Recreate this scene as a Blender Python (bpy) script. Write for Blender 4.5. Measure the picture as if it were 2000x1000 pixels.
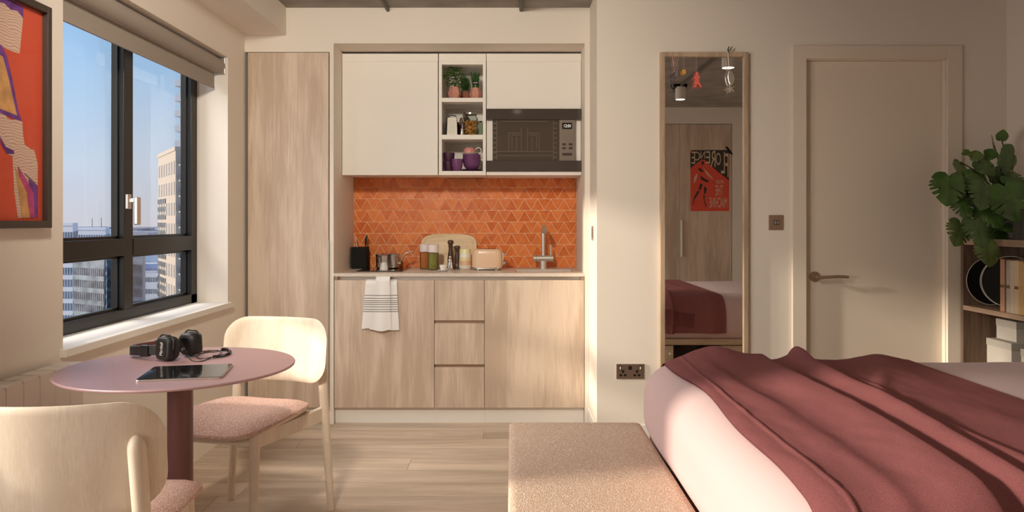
import bpy, bmesh, math, random
from mathutils import Vector, Matrix, noise as mnoise

random.seed(7)
for o in list(bpy.data.objects):
    bpy.data.objects.remove(o)
S = bpy.context.scene
COL = S.collection
PI = math.pi
F = 1450.0            # focal length in pixels of a 2000 px wide frame
CZ = 1.2              # eye height
HY = 433.0            # horizon row

# ------------------------------------------------------------------ camera
cam_d = bpy.data.cameras.new('camera')
cam_d.sensor_width = 36
cam_d.lens = 36 * F / 2000
cam_d.shift_y = -(500 - HY) / 2000
cam_d.clip_start = 0.02
cam_d.clip_end = 20000
cam = bpy.data.objects.new('camera', cam_d)
cam.location = (0, 0, CZ)
cam.rotation_euler = (PI / 2, 0, 0)
COL.objects.link(cam)
S.camera = cam

# ------------------------------------------------------------------ view, world, sun, added fill lamps
S.view_settings.view_transform = 'Standard'
S.view_settings.look = 'None'
S.view_settings.exposure = 0.0
S.view_settings.gamma = 1.0
S.view_settings.use_curve_mapping = False
S.cycles.use_denoising = True
S.cycles.max_bounces = 10
S.cycles.diffuse_bounces = 6
S.cycles.sample_clamp_indirect = 6

W = bpy.data.worlds.new('sky')
S.world = W
W.use_nodes = True
nt = W.node_tree
nt.nodes.clear()
tc = nt.nodes.new('ShaderNodeTexCoord')
sx = nt.nodes.new('ShaderNodeSeparateXYZ')
rp = nt.nodes.new('ShaderNodeValToRGB')
bg = nt.nodes.new('ShaderNodeBackground')
ow = nt.nodes.new('ShaderNodeOutputWorld')
nt.links.new(tc.outputs['Generated'], sx.inputs[0])
nt.links.new(sx.outputs['Z'], rp.inputs[0])
nt.links.new(rp.outputs[0], bg.inputs[0])
nt.links.new(bg.outputs[0], ow.inputs[0])
el = rp.color_ramp.elements
el[0].position = 0.0
el[0].color = (0.60, 0.61, 0.68, 1)
el[1].position = 0.62
el[1].color = (0.13, 0.30, 0.68, 1)
for p, c in ((0.07, (0.56, 0.66, 0.80, 1)), (0.17, (0.40, 0.61, 0.86, 1)), (0.30, (0.26, 0.49, 0.83, 1))):
    e = el.new(p)
    e.color = c
bg.inputs['Strength'].default_value = 1.05

def add_light(name, kind, loc, direction, energy, color):
    d = bpy.data.lights.new(name, kind)
    d.energy = energy
    d.color = color
    o = bpy.data.objects.new(name, d)
    o.location = loc
    o.rotation_euler = Vector(direction).to_track_quat('-Z', 'Y').to_euler()
    COL.objects.link(o)
    return d, o
SUN_DIR = (1.0, 0.20, -0.31)
sun, _o = add_light('sun', 'SUN', (-8, -2, 6), SUN_DIR, 4.7, (1.0, 0.87, 0.70))
sun.angle = math.radians(4.5)
# added fill lamp outside the unseen second window on the left
side_fill, _o = add_light('window_daylight', 'AREA', (-2.05, 1.13, 1.5), (1, 0.25, -0.10), 68, (1.0, 0.93, 0.84))
side_fill.shape = 'RECTANGLE'
side_fill.size = 1.6
side_fill.size_y = 1.35
# added fill lamp above the city window, standing in for brighter sky
hi, _o = add_light('sky_daylight', 'AREA', (-3.3, 3.1, 3.5), (1, 0.05, -0.66), 190, (1.0, 0.95, 0.88))
hi.shape = 'RECTANGLE'
hi.size = 3.2
hi.size_y = 1.5

# ------------------------------------------------------------------ node helpers
def new_mat(name):
    m = bpy.data.materials.new(name)
    m.use_nodes = True
    n = m.node_tree
    b = n.nodes['Principled BSDF']
    return m, n, b

def mat(name, col, rough=0.5, metal=0.0, bump=0.0, bscale=200.0, var=0.0, vscale=4.0, spec=0.5, emit=None, estr=1.0,
        trans=0.0, coat=0.0, sheen=0.0):
    m, n, b = new_mat(name)
    b.inputs['Base Color'].default_value = (*col, 1)
    b.inputs['Roughness'].default_value = rough
    b.inputs['Metallic'].default_value = metal
    b.inputs['Specular IOR Level'].default_value = spec
    b.inputs['Transmission Weight'].default_value = trans
    b.inputs['Coat Weight'].default_value = coat
    b.inputs['Sheen Weight'].default_value = sheen
    if emit:
        b.inputs['Emission Color'].default_value = (*emit, 1)
        b.inputs['Emission Strength'].default_value = estr
    t = n.nodes.new('ShaderNodeTexCoord')
    if var:
        nz = n.nodes.new('ShaderNodeTexNoise')
        nz.inputs['Scale'].default_value = vscale
        nz.inputs['Detail'].default_value = 5
        n.links.new(t.outputs['Object'], nz.inputs['Vector'])
        r = n.nodes.new('ShaderNodeValToRGB')
        r.color_ramp.elements[0].position = 0.3
        r.color_ramp.elements[1].position = 0.7
        r.color_ramp.elements[0].color = (*[max(0, c * (1 - var)) for c in col], 1)
        r.color_ramp.elements[1].color = (*[min(1, c * (1 + var)) for c in col], 1)
        n.links.new(nz.outputs['Fac'], r.inputs[0])
        n.links.new(r.outputs[0], b.inputs['Base Color'])
    if bump:
        nz = n.nodes.new('ShaderNodeTexNoise')
        nz.inputs['Scale'].default_value = bscale
        nz.inputs['Detail'].default_value = 3
        n.links.new(t.outputs['Object'], nz.inputs['Vector'])
        bp = n.nodes.new('ShaderNodeBump')
        bp.inputs['Strength'].default_value = bump
        bp.inputs['Distance'].default_value = 0.002
        n.links.new(nz.outputs['Fac'], bp.inputs['Height'])
        n.links.new(bp.outputs[0], b.inputs['Normal'])
    return m

def wood(name, dark, light, axis='Z', scale=1.0, rough=0.5, ring=0.5, objvar=0.0, streak=1.0, spec=0.4):
    """grain stretched along one axis; the object's random number shifts it so that every board differs"""
    m, n, b = new_mat(name)
    L = n.links.new
    t = n.nodes.new('ShaderNodeTexCoord')
    oi = n.nodes.new('ShaderNodeObjectInfo')
    mul = n.nodes.new('ShaderNodeMath'); mul.operation = 'MULTIPLY'; mul.inputs[1].default_value = 37.0
    L(oi.outputs['Random'], mul.inputs[0])
    add = n.nodes.new('ShaderNodeVectorMath'); add.operation = 'ADD'
    L(t.outputs['Object'], add.inputs[0]); L(mul.outputs[0], add.inputs[1])
    def stretched(a, c):
        mp = n.nodes.new('ShaderNodeMapping')
        s = [c * scale] * 3
        s['XYZ'.index(axis)] = a * scale
        mp.inputs['Scale'].default_value = s
        L(add.outputs[0], mp.inputs['Vector'])
        return mp
    n1 = n.nodes.new('ShaderNodeTexNoise'); n1.inputs['Scale'].default_value = 1; n1.inputs['Detail'].default_value = 6
    n1.inputs['Roughness'].default_value = 0.6; n1.inputs['Distortion'].default_value = 0.25
    L(stretched(1.1, 9).outputs[0], n1.inputs['Vector'])
    n2 = n.nodes.new('ShaderNodeTexNoise'); n2.inputs['Scale'].default_value = 1; n2.inputs['Detail'].default_value = 4
    L(stretched(7, 190).outputs[0], n2.inputs['Vector'])
    wv = n.nodes.new('ShaderNodeTexNoise'); wv.inputs['Scale'].default_value = 1; wv.inputs['Detail'].default_value = 2
    wv.inputs['Distortion'].default_value = 0.5
    L(stretched(0.35, 4.5).outputs[0], wv.inputs['Vector'])
    sn = n.nodes.new('ShaderNodeMath'); sn.operation = 'MULTIPLY'; sn.inputs[1].default_value = 70
    L(wv.outputs['Fac'], sn.inputs[0])
    si = n.nodes.new('ShaderNodeMath'); si.operation = 'SINE'; L(sn.outputs[0], si.inputs[0])
    a1 = n.nodes.new('ShaderNodeMath'); a1.operation = 'MULTIPLY_ADD'; a1.inputs[1].default_value = 0.03 * ring
    L(si.outputs[0], a1.inputs[0]); L(n1.outputs['Fac'], a1.inputs[2])
    a2 = n.nodes.new('ShaderNodeMath'); a2.operation = 'MULTIPLY_ADD'; a2.inputs[1].default_value = 0.32 * streak
    L(n2.outputs['Fac'], a2.inputs[0]); L(a1.outputs[0], a2.inputs[2])
    r = n.nodes.new('ShaderNodeValToRGB')
    r.color_ramp.elements[0].position = 0.42 + 0.16 * streak - 0.02
    r.color_ramp.elements[1].position = 0.62 + 0.16 * streak
    r.color_ramp.elements[0].color = (*dark, 1)
    r.color_ramp.elements[1].color = (*light, 1)
    L(a2.outputs[0], r.inputs[0])
    out = r.outputs[0]
    if objvar:
        hv = n.nodes.new('ShaderNodeHueSaturation')
        mr = n.nodes.new('ShaderNodeMapRange')
        mr.inputs['To Min'].default_value = 1 - objvar
        mr.inputs['To Max'].default_value = 1 + objvar
        L(oi.outputs['Random'], mr.inputs['Value'])
        L(mr.outputs[0], hv.inputs['Value']); L(out, hv.inputs['Color'])
        out = hv.outputs[0]
    L(out, b.inputs['Base Color'])
    b.inputs['Roughness'].default_value = rough
    b.inputs['Specular IOR Level'].default_value = spec
    bp = n.nodes.new('ShaderNodeBump'); bp.inputs['Strength'].default_value = 0.12; bp.inputs['Distance'].default_value = 0.001
    L(n2.outputs['Fac'], bp.inputs['Height']); L(bp.outputs[0], b.inputs['Normal'])
    return m

def woven(name, dark, light, scale=260.0, rough=0.9, bump=0.6, big=0.12):
    m, n, b = new_mat(name)
    L = n.links.new
    t = n.nodes.new('ShaderNodeTexCoord')
    v = n.nodes.new('ShaderNodeTexVoronoi'); v.inputs['Scale'].default_value = scale
    L(t.outputs['Object'], v.inputs['Vector'])
    nz = n.nodes.new('ShaderNodeTexNoise'); nz.inputs['Scale'].default_value = scale * 0.5; nz.inputs['Detail'].default_value = 2
    L(t.outputs['Object'], nz.inputs['Vector'])
    a = n.nodes.new('ShaderNodeMath'); a.operation = 'ADD'
    L(v.outputs['Distance'], a.inputs[0]); L(nz.outputs['Fac'], a.inputs[1])
    r = n.nodes.new('ShaderNodeValToRGB')
    r.color_ramp.elements[0].position = 0.62; r.color_ramp.elements[0].color = (*light, 1)
    r.color_ramp.elements[1].position = 1.15; r.color_ramp.elements[1].color = (*dark, 1)
    L(a.outputs[0], r.inputs[0])
    L(r.outputs[0], b.inputs['Base Color'])
    b.inputs['Roughness'].default_value = rough
    b.inputs['Specular IOR Level'].default_value = 0.15
    bp = n.nodes.new('ShaderNodeBump'); bp.inputs['Strength'].default_value = bump; bp.inputs['Distance'].default_value = 0.002
    bp.invert = True
    L(a.outputs[0], bp.inputs['Height']); L(bp.outputs[0], b.inputs['Normal'])
    return m

def thin_glass(name, tint=(1, 1, 1), refl=0.09):
    m = bpy.data.materials.new(name)
    m.use_nodes = True
    n = m.node_tree
    n.nodes.clear()
    tr = n.nodes.new('ShaderNodeBsdfTransparent'); tr.inputs[0].default_value = (*tint, 1)
    gl = n.nodes.new('ShaderNodeBsdfGlossy'); gl.inputs['Roughness'].default_value = 0.01
    lw = n.nodes.new('ShaderNodeLayerWeight'); lw.inputs[0].default_value = 0.12
    mu = n.nodes.new('ShaderNodeMath'); mu.operation = 'MULTIPLY'; mu.inputs[1].default_value = refl * 2.4
    n.links.new(lw.outputs['Fresnel'], mu.inputs[0])
    mx = n.nodes.new('ShaderNodeMixShader')
    ou = n.nodes.new('ShaderNodeOutputMaterial')
    n.links.new(mu.outputs[0], mx.inputs[0])
    n.links.new(tr.outputs[0], mx.inputs[1]); n.links.new(gl.outputs[0], mx.inputs[2])
    n.links.new(mx.outputs[0], ou.inputs[0])
    return m

# ------------------------------------------------------------------ materials
M = {}
M['wall'] = mat('wall_paint', (0.80, 0.735, 0.65), 0.75, bump=0.05, bscale=300, spec=0.25)
M['white'] = mat('white_paint', (0.82, 0.79, 0.74), 0.55, spec=0.35)
M['cab'] = mat('cabinet_white', (0.84, 0.80, 0.74), 0.5, spec=0.35)
M['door'] = mat('door_paint', (0.76, 0.67, 0.56), 0.5, spec=0.35)
M['concrete'] = mat('concrete', (0.30, 0.275, 0.24), 0.85, bump=0.6, bscale=40, var=0.22, vscale=5)
M['oak'] = wood('oak_laminate', (0.52, 0.40, 0.305), (0.70, 0.57, 0.455), 'Z', 1.0, 0.5, ring=0.9)
M['oakx'] = wood('oak_laminate_across', (0.47, 0.34, 0.24), (0.64, 0.49, 0.365), 'X', 1.0, 0.5, ring=0.8)
M['floor'] = wood('oak_floor', (0.43, 0.335, 0.25), (0.60, 0.485, 0.38), 'X', 0.9, 0.42, ring=0.5, objvar=0.07)
M['ash'] = wood('ash_chair', (0.70, 0.58, 0.45), (0.79, 0.68, 0.55), 'Z', 1.5, 0.5, ring=0.3, streak=1.4)
M['walnut'] = wood('brown_oak', (0.12, 0.075, 0.05), (0.22, 0.145, 0.10), 'Z', 1.2, 0.55)
M['walnuty'] = wood('brown_oak_shelf', (0.30, 0.20, 0.14), (0.42, 0.29, 0.20), 'Y', 1.2, 0.55)
M['oakm'] = wood('mirror_oak', (0.38, 0.27, 0.18), (0.56, 0.42, 0.29), 'Z', 1.5, 0.55)
M['beech'] = wood('beech_board', (0.72, 0.55, 0.33), (0.88, 0.74, 0.50), 'X', 2.0, 0.5, ring=0.7)
M['darkwood'] = mat('dark_turned_wood', (0.075, 0.04, 0.022), 0.3, coat=0.3)
M['stone'] = mat('worktop_stone', (0.66, 0.58, 0.50), 0.35, var=0.07, vscale=60)
M['frame'] = mat('window_frame_black', (0.009, 0.008, 0.007), 0.36, spec=0.35)
M['glass'] = thin_glass('window_glass')
M['clear'] = thin_glass('clear_glass', (0.90, 0.92, 0.90), 0.32)
M['blind'] = mat('blind_fabric', (0.36, 0.31, 0.265), 0.9, bump=0.3, bscale=600)
M['alu'] = mat('aluminium', (0.62, 0.58, 0.54), 0.35, 1.0)
M['chrome'] = mat('chrome', (0.75, 0.73, 0.70), 0.16, 1.0)
M['steel'] = mat('brushed_steel', (0.58, 0.54, 0.49), 0.3, 1.0)
M['bronze'] = mat('bronze_plate', (0.42, 0.30, 0.22), 0.4, 0.8)
M['black'] = mat('black_plastic', (0.012, 0.011, 0.011), 0.35)
M['matblack'] = mat('matt_black', (0.012, 0.011, 0.010), 0.7, spec=0.2)
M['gap'] = mat('dark_gap', (0.02, 0.017, 0.014), 0.9, spec=0.0)
M['grout'] = mat('grout', (0.98, 0.72, 0.44), 0.8)
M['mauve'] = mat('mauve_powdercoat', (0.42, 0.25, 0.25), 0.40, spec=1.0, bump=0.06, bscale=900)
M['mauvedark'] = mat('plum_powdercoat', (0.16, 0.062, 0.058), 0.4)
M['seat'] = woven('seat_weave', (0.60, 0.36, 0.28), (0.95, 0.81, 0.74), 340)
M['bench'] = woven('bench_weave', (0.62, 0.45, 0.34), (0.94, 0.79, 0.66), 260)
M['duvet'] = mat('pink_cotton', (0.65, 0.465, 0.46), 0.85, bump=0.08, bscale=60, spec=0.15, sheen=0.2)
M['throw'] = woven('plum_wool', (0.235, 0.08, 0.085), (0.40, 0.15, 0.15), 900, 0.9, 0.35)
M['terracotta'] = mat('pink_ceramic', (0.62, 0.29, 0.22), 0.45)
M['terradark'] = mat('brick_ceramic', (0.36, 0.13, 0.08), 0.5)
M['leaf'] = mat('monstera_leaf', (0.062, 0.135, 0.028), 0.24, var=0.35, vscale=14, coat=0.25)
M['leafy'] = mat('young_leaf', (0.13, 0.19, 0.055), 0.35, var=0.3, vscale=14)
M['herb'] = mat('herb_leaf', (0.07, 0.19, 0.025), 0.5, var=0.35, vscale=40)
M['chive'] = mat('chive_blade', (0.05, 0.13, 0.03), 0.5, var=0.3, vscale=40)
M['stem'] = mat('plant_stem', (0.07, 0.09, 0.03), 0.5)
M['soil'] = mat('soil', (0.05, 0.03, 0.02), 0.95)
M['purple'] = mat('purple_glaze', (0.17, 0.055, 0.16), 0.25, coat=0.4)
M['purpledark'] = mat('aubergine_glaze', (0.075, 0.022, 0.055), 0.3, coat=0.4)
M['pinkglaze'] = mat('pink_glaze', (0.66, 0.30, 0.26), 0.35)
M['cream'] = mat('cream_ceramic', (0.80, 0.70, 0.58), 0.35)
M['porcelain'] = mat('white_porcelain', (0.84, 0.81, 0.76), 0.2)
M['toaster'] = mat('peach_enamel', (0.80, 0.56, 0.37), 0.3, coat=0.3)
M['paprika'] = mat('paprika_powder', (0.62, 0.20, 0.055), 0.9, bump=0.4, bscale=300)
M['dryherb'] = mat('dried_herbs', (0.33, 0.29, 0.075), 0.9, bump=0.9, bscale=260, var=0.5, vscale=190)
M['pastel'] = mat('lilac_lid', (0.80, 0.70, 0.70), 0.5)
M['gold'] = mat('brass', (0.75, 0.50, 0.18), 0.25, 1.0)
M['red'] = mat('red_plastic', (0.55, 0.04, 0.03), 0.4)
M['radiator'] = mat('radiator_enamel', (0.66, 0.585, 0.52), 0.45)
M['mirror'] = mat('mirror_silver', (0.86, 0.86, 0.84), 0.0, 1.0)
M['grey'] = mat('grey_card', (0.40, 0.37, 0.33), 0.8, var=0.05, vscale=10)
M['greydark'] = mat('grey_card_lid', (0.33, 0.305, 0.27), 0.8)
M['paper'] = mat('paper_pages', (0.72, 0.62, 0.48), 0.9)
M['felt'] = mat('coral_felt', (0.80, 0.16, 0.12), 0.9)
M['orange'] = mat('orange_tag', (0.78, 0.36, 0.05), 0.6)
M['string'] = mat('pink_string', (0.60, 0.40, 0.34), 0.8)
M['silver'] = mat('silver_glitter', (0.80, 0.77, 0.70), 0.28, 0.9, bump=0.4, bscale=300)
M['lamp'] = mat('lamp_white', (0.75, 0.71, 0.66), 0.5)
M['bulb'] = mat('lamp_diffuser', (1, 0.9, 0.75), 0.5, emit=(1.0, 0.88, 0.70), estr=9.0)
M['led'] = mat('clock_digits', (0.8, 0.8, 0.75), 0.5, emit=(0.9, 0.88, 0.8), estr=0.7)
M['ovenglass'] = mat('dark_oven_glass', (0.075, 0.058, 0.043), 0.07, spec=0.6)
M['ovenband'] = mat('smoked_glass_band', (0.070, 0.054, 0.047), 0.06, spec=0.6)
M['ovenpanel'] = mat('control_panel', (0.20, 0.16, 0.125), 0.35)
M['ovenwire'] = mat('oven_wire', (0.20, 0.16, 0.125), 0.5, 0.2)
M['screen'] = mat('tablet_glass', (0.012, 0.012, 0.012), 0.06, spec=0.6)
M['white_ink'] = mat('white_print', (0.80, 0.78, 0.74), 0.6)
M['leather'] = mat('black_leather', (0.014, 0.013, 0.012), 0.45, bump=0.5, bscale=400)
M['redlining'] = mat('maroon_lining', (0.10, 0.022, 0.018), 0.7)
M['posterred'] = mat('poster_red', (0.75, 0.085, 0.045), 0.6)
M['posterblack'] = mat('poster_black', (0.045, 0.033, 0.026), 0.6)
M['postercream'] = mat('poster_cream', (0.66, 0.52, 0.36), 0.6)
M['artred'] = mat('print_vermilion', (0.66, 0.085, 0.035), 0.55)
def stripe_mat(name, c0, c1, scale, dist):
    m, n, b = new_mat(name)
    t = n.nodes.new('ShaderNodeTexCoord'); w = n.nodes.new('ShaderNodeTexWave'); r = n.nodes.new('ShaderNodeValToRGB')
    w.inputs['Scale'].default_value = scale; w.inputs['Distortion'].default_value = dist; w.inputs['Detail'].default_value = 2; w.inputs['Detail Scale'].default_value = 0.6
    w.bands_direction = 'Z'
    r.color_ramp.elements[0].color = (*c0, 1); r.color_ramp.elements[1].color = (*c1, 1); r.color_ramp.elements[1].position = 0.55
    n.links.new(t.outputs['Object'], w.inputs['Vector']); n.links.new(w.outputs['Fac'], r.inputs[0]); n.links.new(r.outputs[0], b.inputs['Base Color'])
    b.inputs['Roughness'].default_value = 0.6
    return m
M['artcream'] = stripe_mat('print_cream', (0.52, 0.30, 0.24), (0.72, 0.53, 0.41), 34, 9)
M['artpurple'] = mat('print_violet', (0.16, 0.045, 0.26), 0.6, var=0.4, vscale=25)
M['artyellow'] = mat('print_ochre', (0.62, 0.33, 0.12), 0.6, var=0.25, vscale=25)
M['artpink'] = mat('print_magenta', (0.48, 0.06, 0.20), 0.6, var=0.3, vscale=25)
M['artframe'] = mat('brown_black_frame', (0.055, 0.040, 0.032), 0.5)
M['city'] = mat('city_haze_ground', (0.33, 0.33, 0.36), 0.95, var=0.2, vscale=0.01)  # pale grey base colour stands in for distance haze
M['bwhite'] = mat('white_render', (0.84, 0.83, 0.81), 0.8)  # facade white, glass and window tones lightened to stand in for haze
M['bbrick'] = mat('buff_brick', (0.52, 0.41, 0.31), 0.85)
M['bbrick2'] = mat('pale_stone', (0.60, 0.50, 0.40), 0.85)
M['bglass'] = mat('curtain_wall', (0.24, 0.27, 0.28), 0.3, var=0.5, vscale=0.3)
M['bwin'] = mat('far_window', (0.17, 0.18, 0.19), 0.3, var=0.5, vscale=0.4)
M['bblue'] = mat('blue_roof', (0.12, 0.20, 0.38), 0.6)
M['brown'] = mat('brown_wood_handle', (0.16, 0.08, 0.04), 0.5)

def tile_mat():
    m, n, b = new_mat('orange_zellige')
    L = n.links.new
    t = n.nodes.new('ShaderNodeTexCoord'); oi = n.nodes.new('ShaderNodeObjectInfo')
    nz = n.nodes.new('ShaderNodeTexNoise'); nz.inputs['Scale'].default_value = 26; nz.inputs['Detail'].default_value = 6
    ad = n.nodes.new('ShaderNodeVectorMath'); ad.operation = 'ADD'
    mu = n.nodes.new('ShaderNodeMath'); mu.operation = 'MULTIPLY'; mu.inputs[1].default_value = 31
    L(oi.outputs['Random'], mu.inputs[0]); L(t.outputs['Object'], ad.inputs[0]); L(mu.outputs[0], ad.inputs[1])
    L(ad.outputs[0], nz.inputs['Vector'])
    a = n.nodes.new('ShaderNodeMath'); a.operation = 'MULTIPLY_ADD'; a.inputs[1].default_value = 0.42
    L(oi.outputs['Random'], a.inputs[0]); L(nz.outputs['Fac'], a.inputs[2])
    r = n.nodes.new('ShaderNodeValToRGB')
    r.color_ramp.elements[0].position = 0.38; r.color_ramp.elements[0].color = (0.60, 0.115, 0.013, 1)
    r.color_ramp.elements[1].position = 1.0; r.color_ramp.elements[1].color = (0.82, 0.25, 0.058, 1)
    L(a.outputs[0], r.inputs[0]); L(r.outputs[0], b.inputs['Base Color'])
    b.inputs['Roughness'].default_value = 0.28
    nb = n.nodes.new('ShaderNodeTexNoise'); nb.inputs['Scale'].default_value = 30
    L(ad.outputs[0], nb.inputs['Vector'])
    bp = n.nodes.new('ShaderNodeBump'); bp.inputs['Strength'].default_value = 0.25; bp.inputs['Distance'].default_value = 0.003
    L(nb.outputs['Fac'], bp.inputs['Height']); L(bp.outputs[0], b.inputs['Normal'])
    return m
M['tile'] = tile_mat()

def band_mat(name, base, bands, axis='Z', rough=0.85):
    """flat printed / woven bands across one object axis: bands = [(from, to, colour)]"""
    m, n, b = new_mat(name)
    L = n.links.new
    t = n.nodes.new('ShaderNodeTexCoord'); s = n.nodes.new('ShaderNodeSeparateXYZ')
    L(t.outputs['Object'], s.inputs[0])
    cur = None
    for (a0, a1, c) in bands:
        g = n.nodes.new('ShaderNodeMath'); g.operation = 'GREATER_THAN'; g.inputs[1].default_value = a0
        l = n.nodes.new('ShaderNodeMath'); l.operation = 'LESS_THAN'; l.inputs[1].default_value = a1
        L(s.outputs[axis], g.inputs[0]); L(s.outputs[axis], l.inputs[0])
        k = n.nodes.new('ShaderNodeMath'); k.operation = 'MULTIPLY'
        L(g.outputs[0], k.inputs[0]); L(l.outputs[0], k.inputs[1])
        x = n.nodes.new('ShaderNodeMix'); x.data_type = 'RGBA'
        L(k.outputs[0], x.inputs['Factor'])
        if cur is None:
            x.inputs['A'].default_value = (*base, 1)
        else:
            L(cur, x.inputs['A'])
        x.inputs['B'].default_value = (*c, 1)
        cur = x.outputs['Result']
    L(cur, b.inputs['Base Color'])
    b.inputs['Roughness'].default_value = rough
    return m

# ------------------------------------------------------------------ geometry builder
WM = {}       # world matrices of the parents built so far
class MB:
    def __init__(s):
        s.v = []; s.f = []; s.mi = []; s.cur = 0
    def add(s, vs, fs):
        o = len(s.v)
        s.v += [Vector(p) for p in vs]
        s.f += [tuple(i + o for i in f) for f in fs]
        s.mi += [s.cur] * len(fs)
        return s
    def box(s, x0, x1, y0, y1, z0, z1):
        return s.add([(x0, y0, z0), (x1, y0, z0), (x1, y1, z0), (x0, y1, z0), (x0, y0, z1), (x1, y0, z1), (x1, y1, z1), (x0, y1, z1)],
                     [(3, 2, 1, 0), (4, 5, 6, 7), (0, 1, 5, 4), (1, 2, 6, 5), (2, 3, 7, 6), (3, 0, 4, 7)])
    def lathe(s, prof, c=(0, 0, 0), n=24, mtx=None, cap=True):
        """prof = [(r, z)] around the local z axis, then mtx, then moved to c"""
        vs = []; fs = []
        for (r, z) in prof:
            for k in range(n):
                a = 2 * PI * k / n
                vs.append(Vector((r * math.cos(a), r * math.sin(a), z)))
        for i in range(len(prof) - 1):
            for k in range(n):
                k2 = (k + 1) % n
                fs.append((i * n + k, i * n + k2, (i + 1) * n + k2, (i + 1) * n + k))
        if cap:
            fs.append(tuple(range(n - 1, -1, -1)))
            fs.append(tuple((len(prof) - 1) * n + k for k in range(n)))
        if mtx is not None:
            vs = [mtx @ p for p in vs]
        return s.add([p + Vector(c) for p in vs], fs)
    def cyl(s, p0, p1, r0, r1=None, n=16, round_end=0):
        p0 = Vector(p0); p1 = Vector(p1); r1 = r0 if r1 is None else r1
        d = p1 - p0; L = d.length
        q = d.to_track_quat('Z', 'Y').to_matrix()
        prof = [(r0, 0), (r1, L)]
        if round_end:
            prof = [(r0, 0)] + [(r1 * math.cos(a), L - r1 * round_end + r1 * round_end * math.sin(a)) for a in [i * PI / 2 / 5 * 0.97 for i in range(6)]]
        return s.lathe(prof, p0, n, q)
    def tube(s, pts, r, n=8, closed=False, flat=None):
        pts = [Vector(p) for p in pts]
        N = len(pts); vs = []; fs = []; up = None
        for i, p in enumerate(pts):
            a = pts[(i - 1) % N] if (closed or i) else p
            b = pts[(i + 1) % N] if (closed or i < N - 1) else p
            t = (b - a).normalized()
            if up is None:
                up = Vector((0, 0, 1)) if abs(t.z) < 0.9 else Vector((1, 0, 0))
            x = t.cross(up).normalized(); up = x.cross(t).normalized()
            rr = r[i] if isinstance(r, (list, tuple)) else r
            for k in range(n):
                an = 2 * PI * k / n
                vs.append(p + x * (math.cos(an) * rr) + up * (math.sin(an) * rr * (flat or 1)))
        for i in range(N if closed else N - 1):
            j = (i + 1) % N
            for k in range(n):
                k2 = (k + 1) % n
                fs.append((i * n + k, i * n + k2, j * n + k2, j * n + k))
        if not closed:
            fs.append(tuple(range(n - 1, -1, -1)))
            fs.append(tuple((N - 1) * n + k for k in range(n)))
        return s.add(vs, fs)
    def ball(s, c, r, n=12, sc=(1, 1, 1)):
        m = max(4, n // 2)
        prof = [(r * math.sin(PI * (i + 0.02) / (m + 0.04)), -r * math.cos(PI * (i + 0.02) / (m + 0.04))) for i in range(m + 1)]
        return s.lathe(prof, c, n, Matrix.Diagonal(sc))
    def grid(s, fn, nu, nv):
        vs = [fn(i / nu, j / nv) for j in range(nv + 1) for i in range(nu + 1)]
        w = nu + 1
        fs = [(j * w + i, j * w + i + 1, (j + 1) * w + i + 1, (j + 1) * w + i) for j in range(nv) for i in range(nu)]
        return s.add(vs, fs)
    def shell(s, outline, top, bot, rings=(1, 0.985, 0.93, 0.8, 0.6, 0.4, 0.2)):
        """a pad: outline [(x,y)] shrunk in rings about its centre, top/bot(x,y,s) give the points"""
        n = len(outline); cx = sum(p[0] for p in outline) / n; cy = sum(p[1] for p in outline) / n
        vs = []; fs = []
        for fn in (top, bot):
            for q in rings:
                vs += [fn(cx + (x - cx) * q, cy + (y - cy) * q, q) for x, y in outline]
            vs.append(fn(cx, cy, 0))
        R = len(rings); half = R * n + 1
        for h in (0, 1):
            o = h * half
            for i in range(R - 1):
                for k in range(n):
                    k2 = (k + 1) % n
                    q = (o + i * n + k, o + i * n + k2, o + (i + 1) * n + k2, o + (i + 1) * n + k)
                    fs.append(q if h == 0 else q[::-1])
            for k in range(n):
                k2 = (k + 1) % n
                q = (o + (R - 1) * n + k, o + (R - 1) * n + k2, o + R * n)
                fs.append(q if h == 0 else q[::-1])
        for k in range(n):
            k2 = (k + 1) % n
            fs.append((half + k, half + k2, k2, k))
        return s.add(vs, fs)
    def prism(s, poly, fn0, fn1):
        """polygon [(a,b)] extruded between two mappings"""
        n = len(poly)
        vs = [fn0(a, b) for a, b in poly] + [fn1(a, b) for a, b in poly]
        fs = [tuple(range(n - 1, -1, -1)), tuple(range(n, 2 * n))] + [(k, (k + 1) % n, n + (k + 1) % n, n + k) for k in range(n)]
        return s.add(vs, fs)
    def xf(s, m):
        s.v = [m @ p for p in s.v]
        return s
    def build(s, name, m, parent=None, bevel=0, seg=2, smooth=None, kind=None, label=None, local=False, fixn=True):
        vs = s.v
        me = bpy.data.meshes.new(name)
        o = bpy.data.objects.new(name, me)
        if parent is not None:
            if not local:
                inv = WM[parent.name].inverted()
                vs = [inv @ p for p in vs]
            o.parent = parent
            WM[o.name] = WM[parent.name].copy()
        else:
            xs = [p.x for p in vs]; ys = [p.y for p in vs]; zs = [p.z for p in vs]
            c = Vector(((min(xs) + max(xs)) / 2, (min(ys) + max(ys)) / 2, min(zs)))
            vs = [p - c for p in vs]
            o.location = c
            WM[o.name] = Matrix.Translation(c)
        me.from_pydata([tuple(p) for p in vs], [], s.f)
        for mm in (m if isinstance(m, list) else [m]):
            me.materials.append(M[mm] if isinstance(mm, str) else mm)
        if isinstance(m, list):
            me.polygons.foreach_set('material_index', s.mi)
        if fixn:
            b = bmesh.new(); b.from_mesh(me)
            bmesh.ops.recalc_face_normals(b, faces=b.faces)
            b.to_mesh(me); b.free()
        if smooth is not None:
            me.shade_smooth()
            if smooth < 180:
                me.set_sharp_from_angle(angle=math.radians(smooth))
        me.update()
        COL.objects.link(o)
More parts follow.
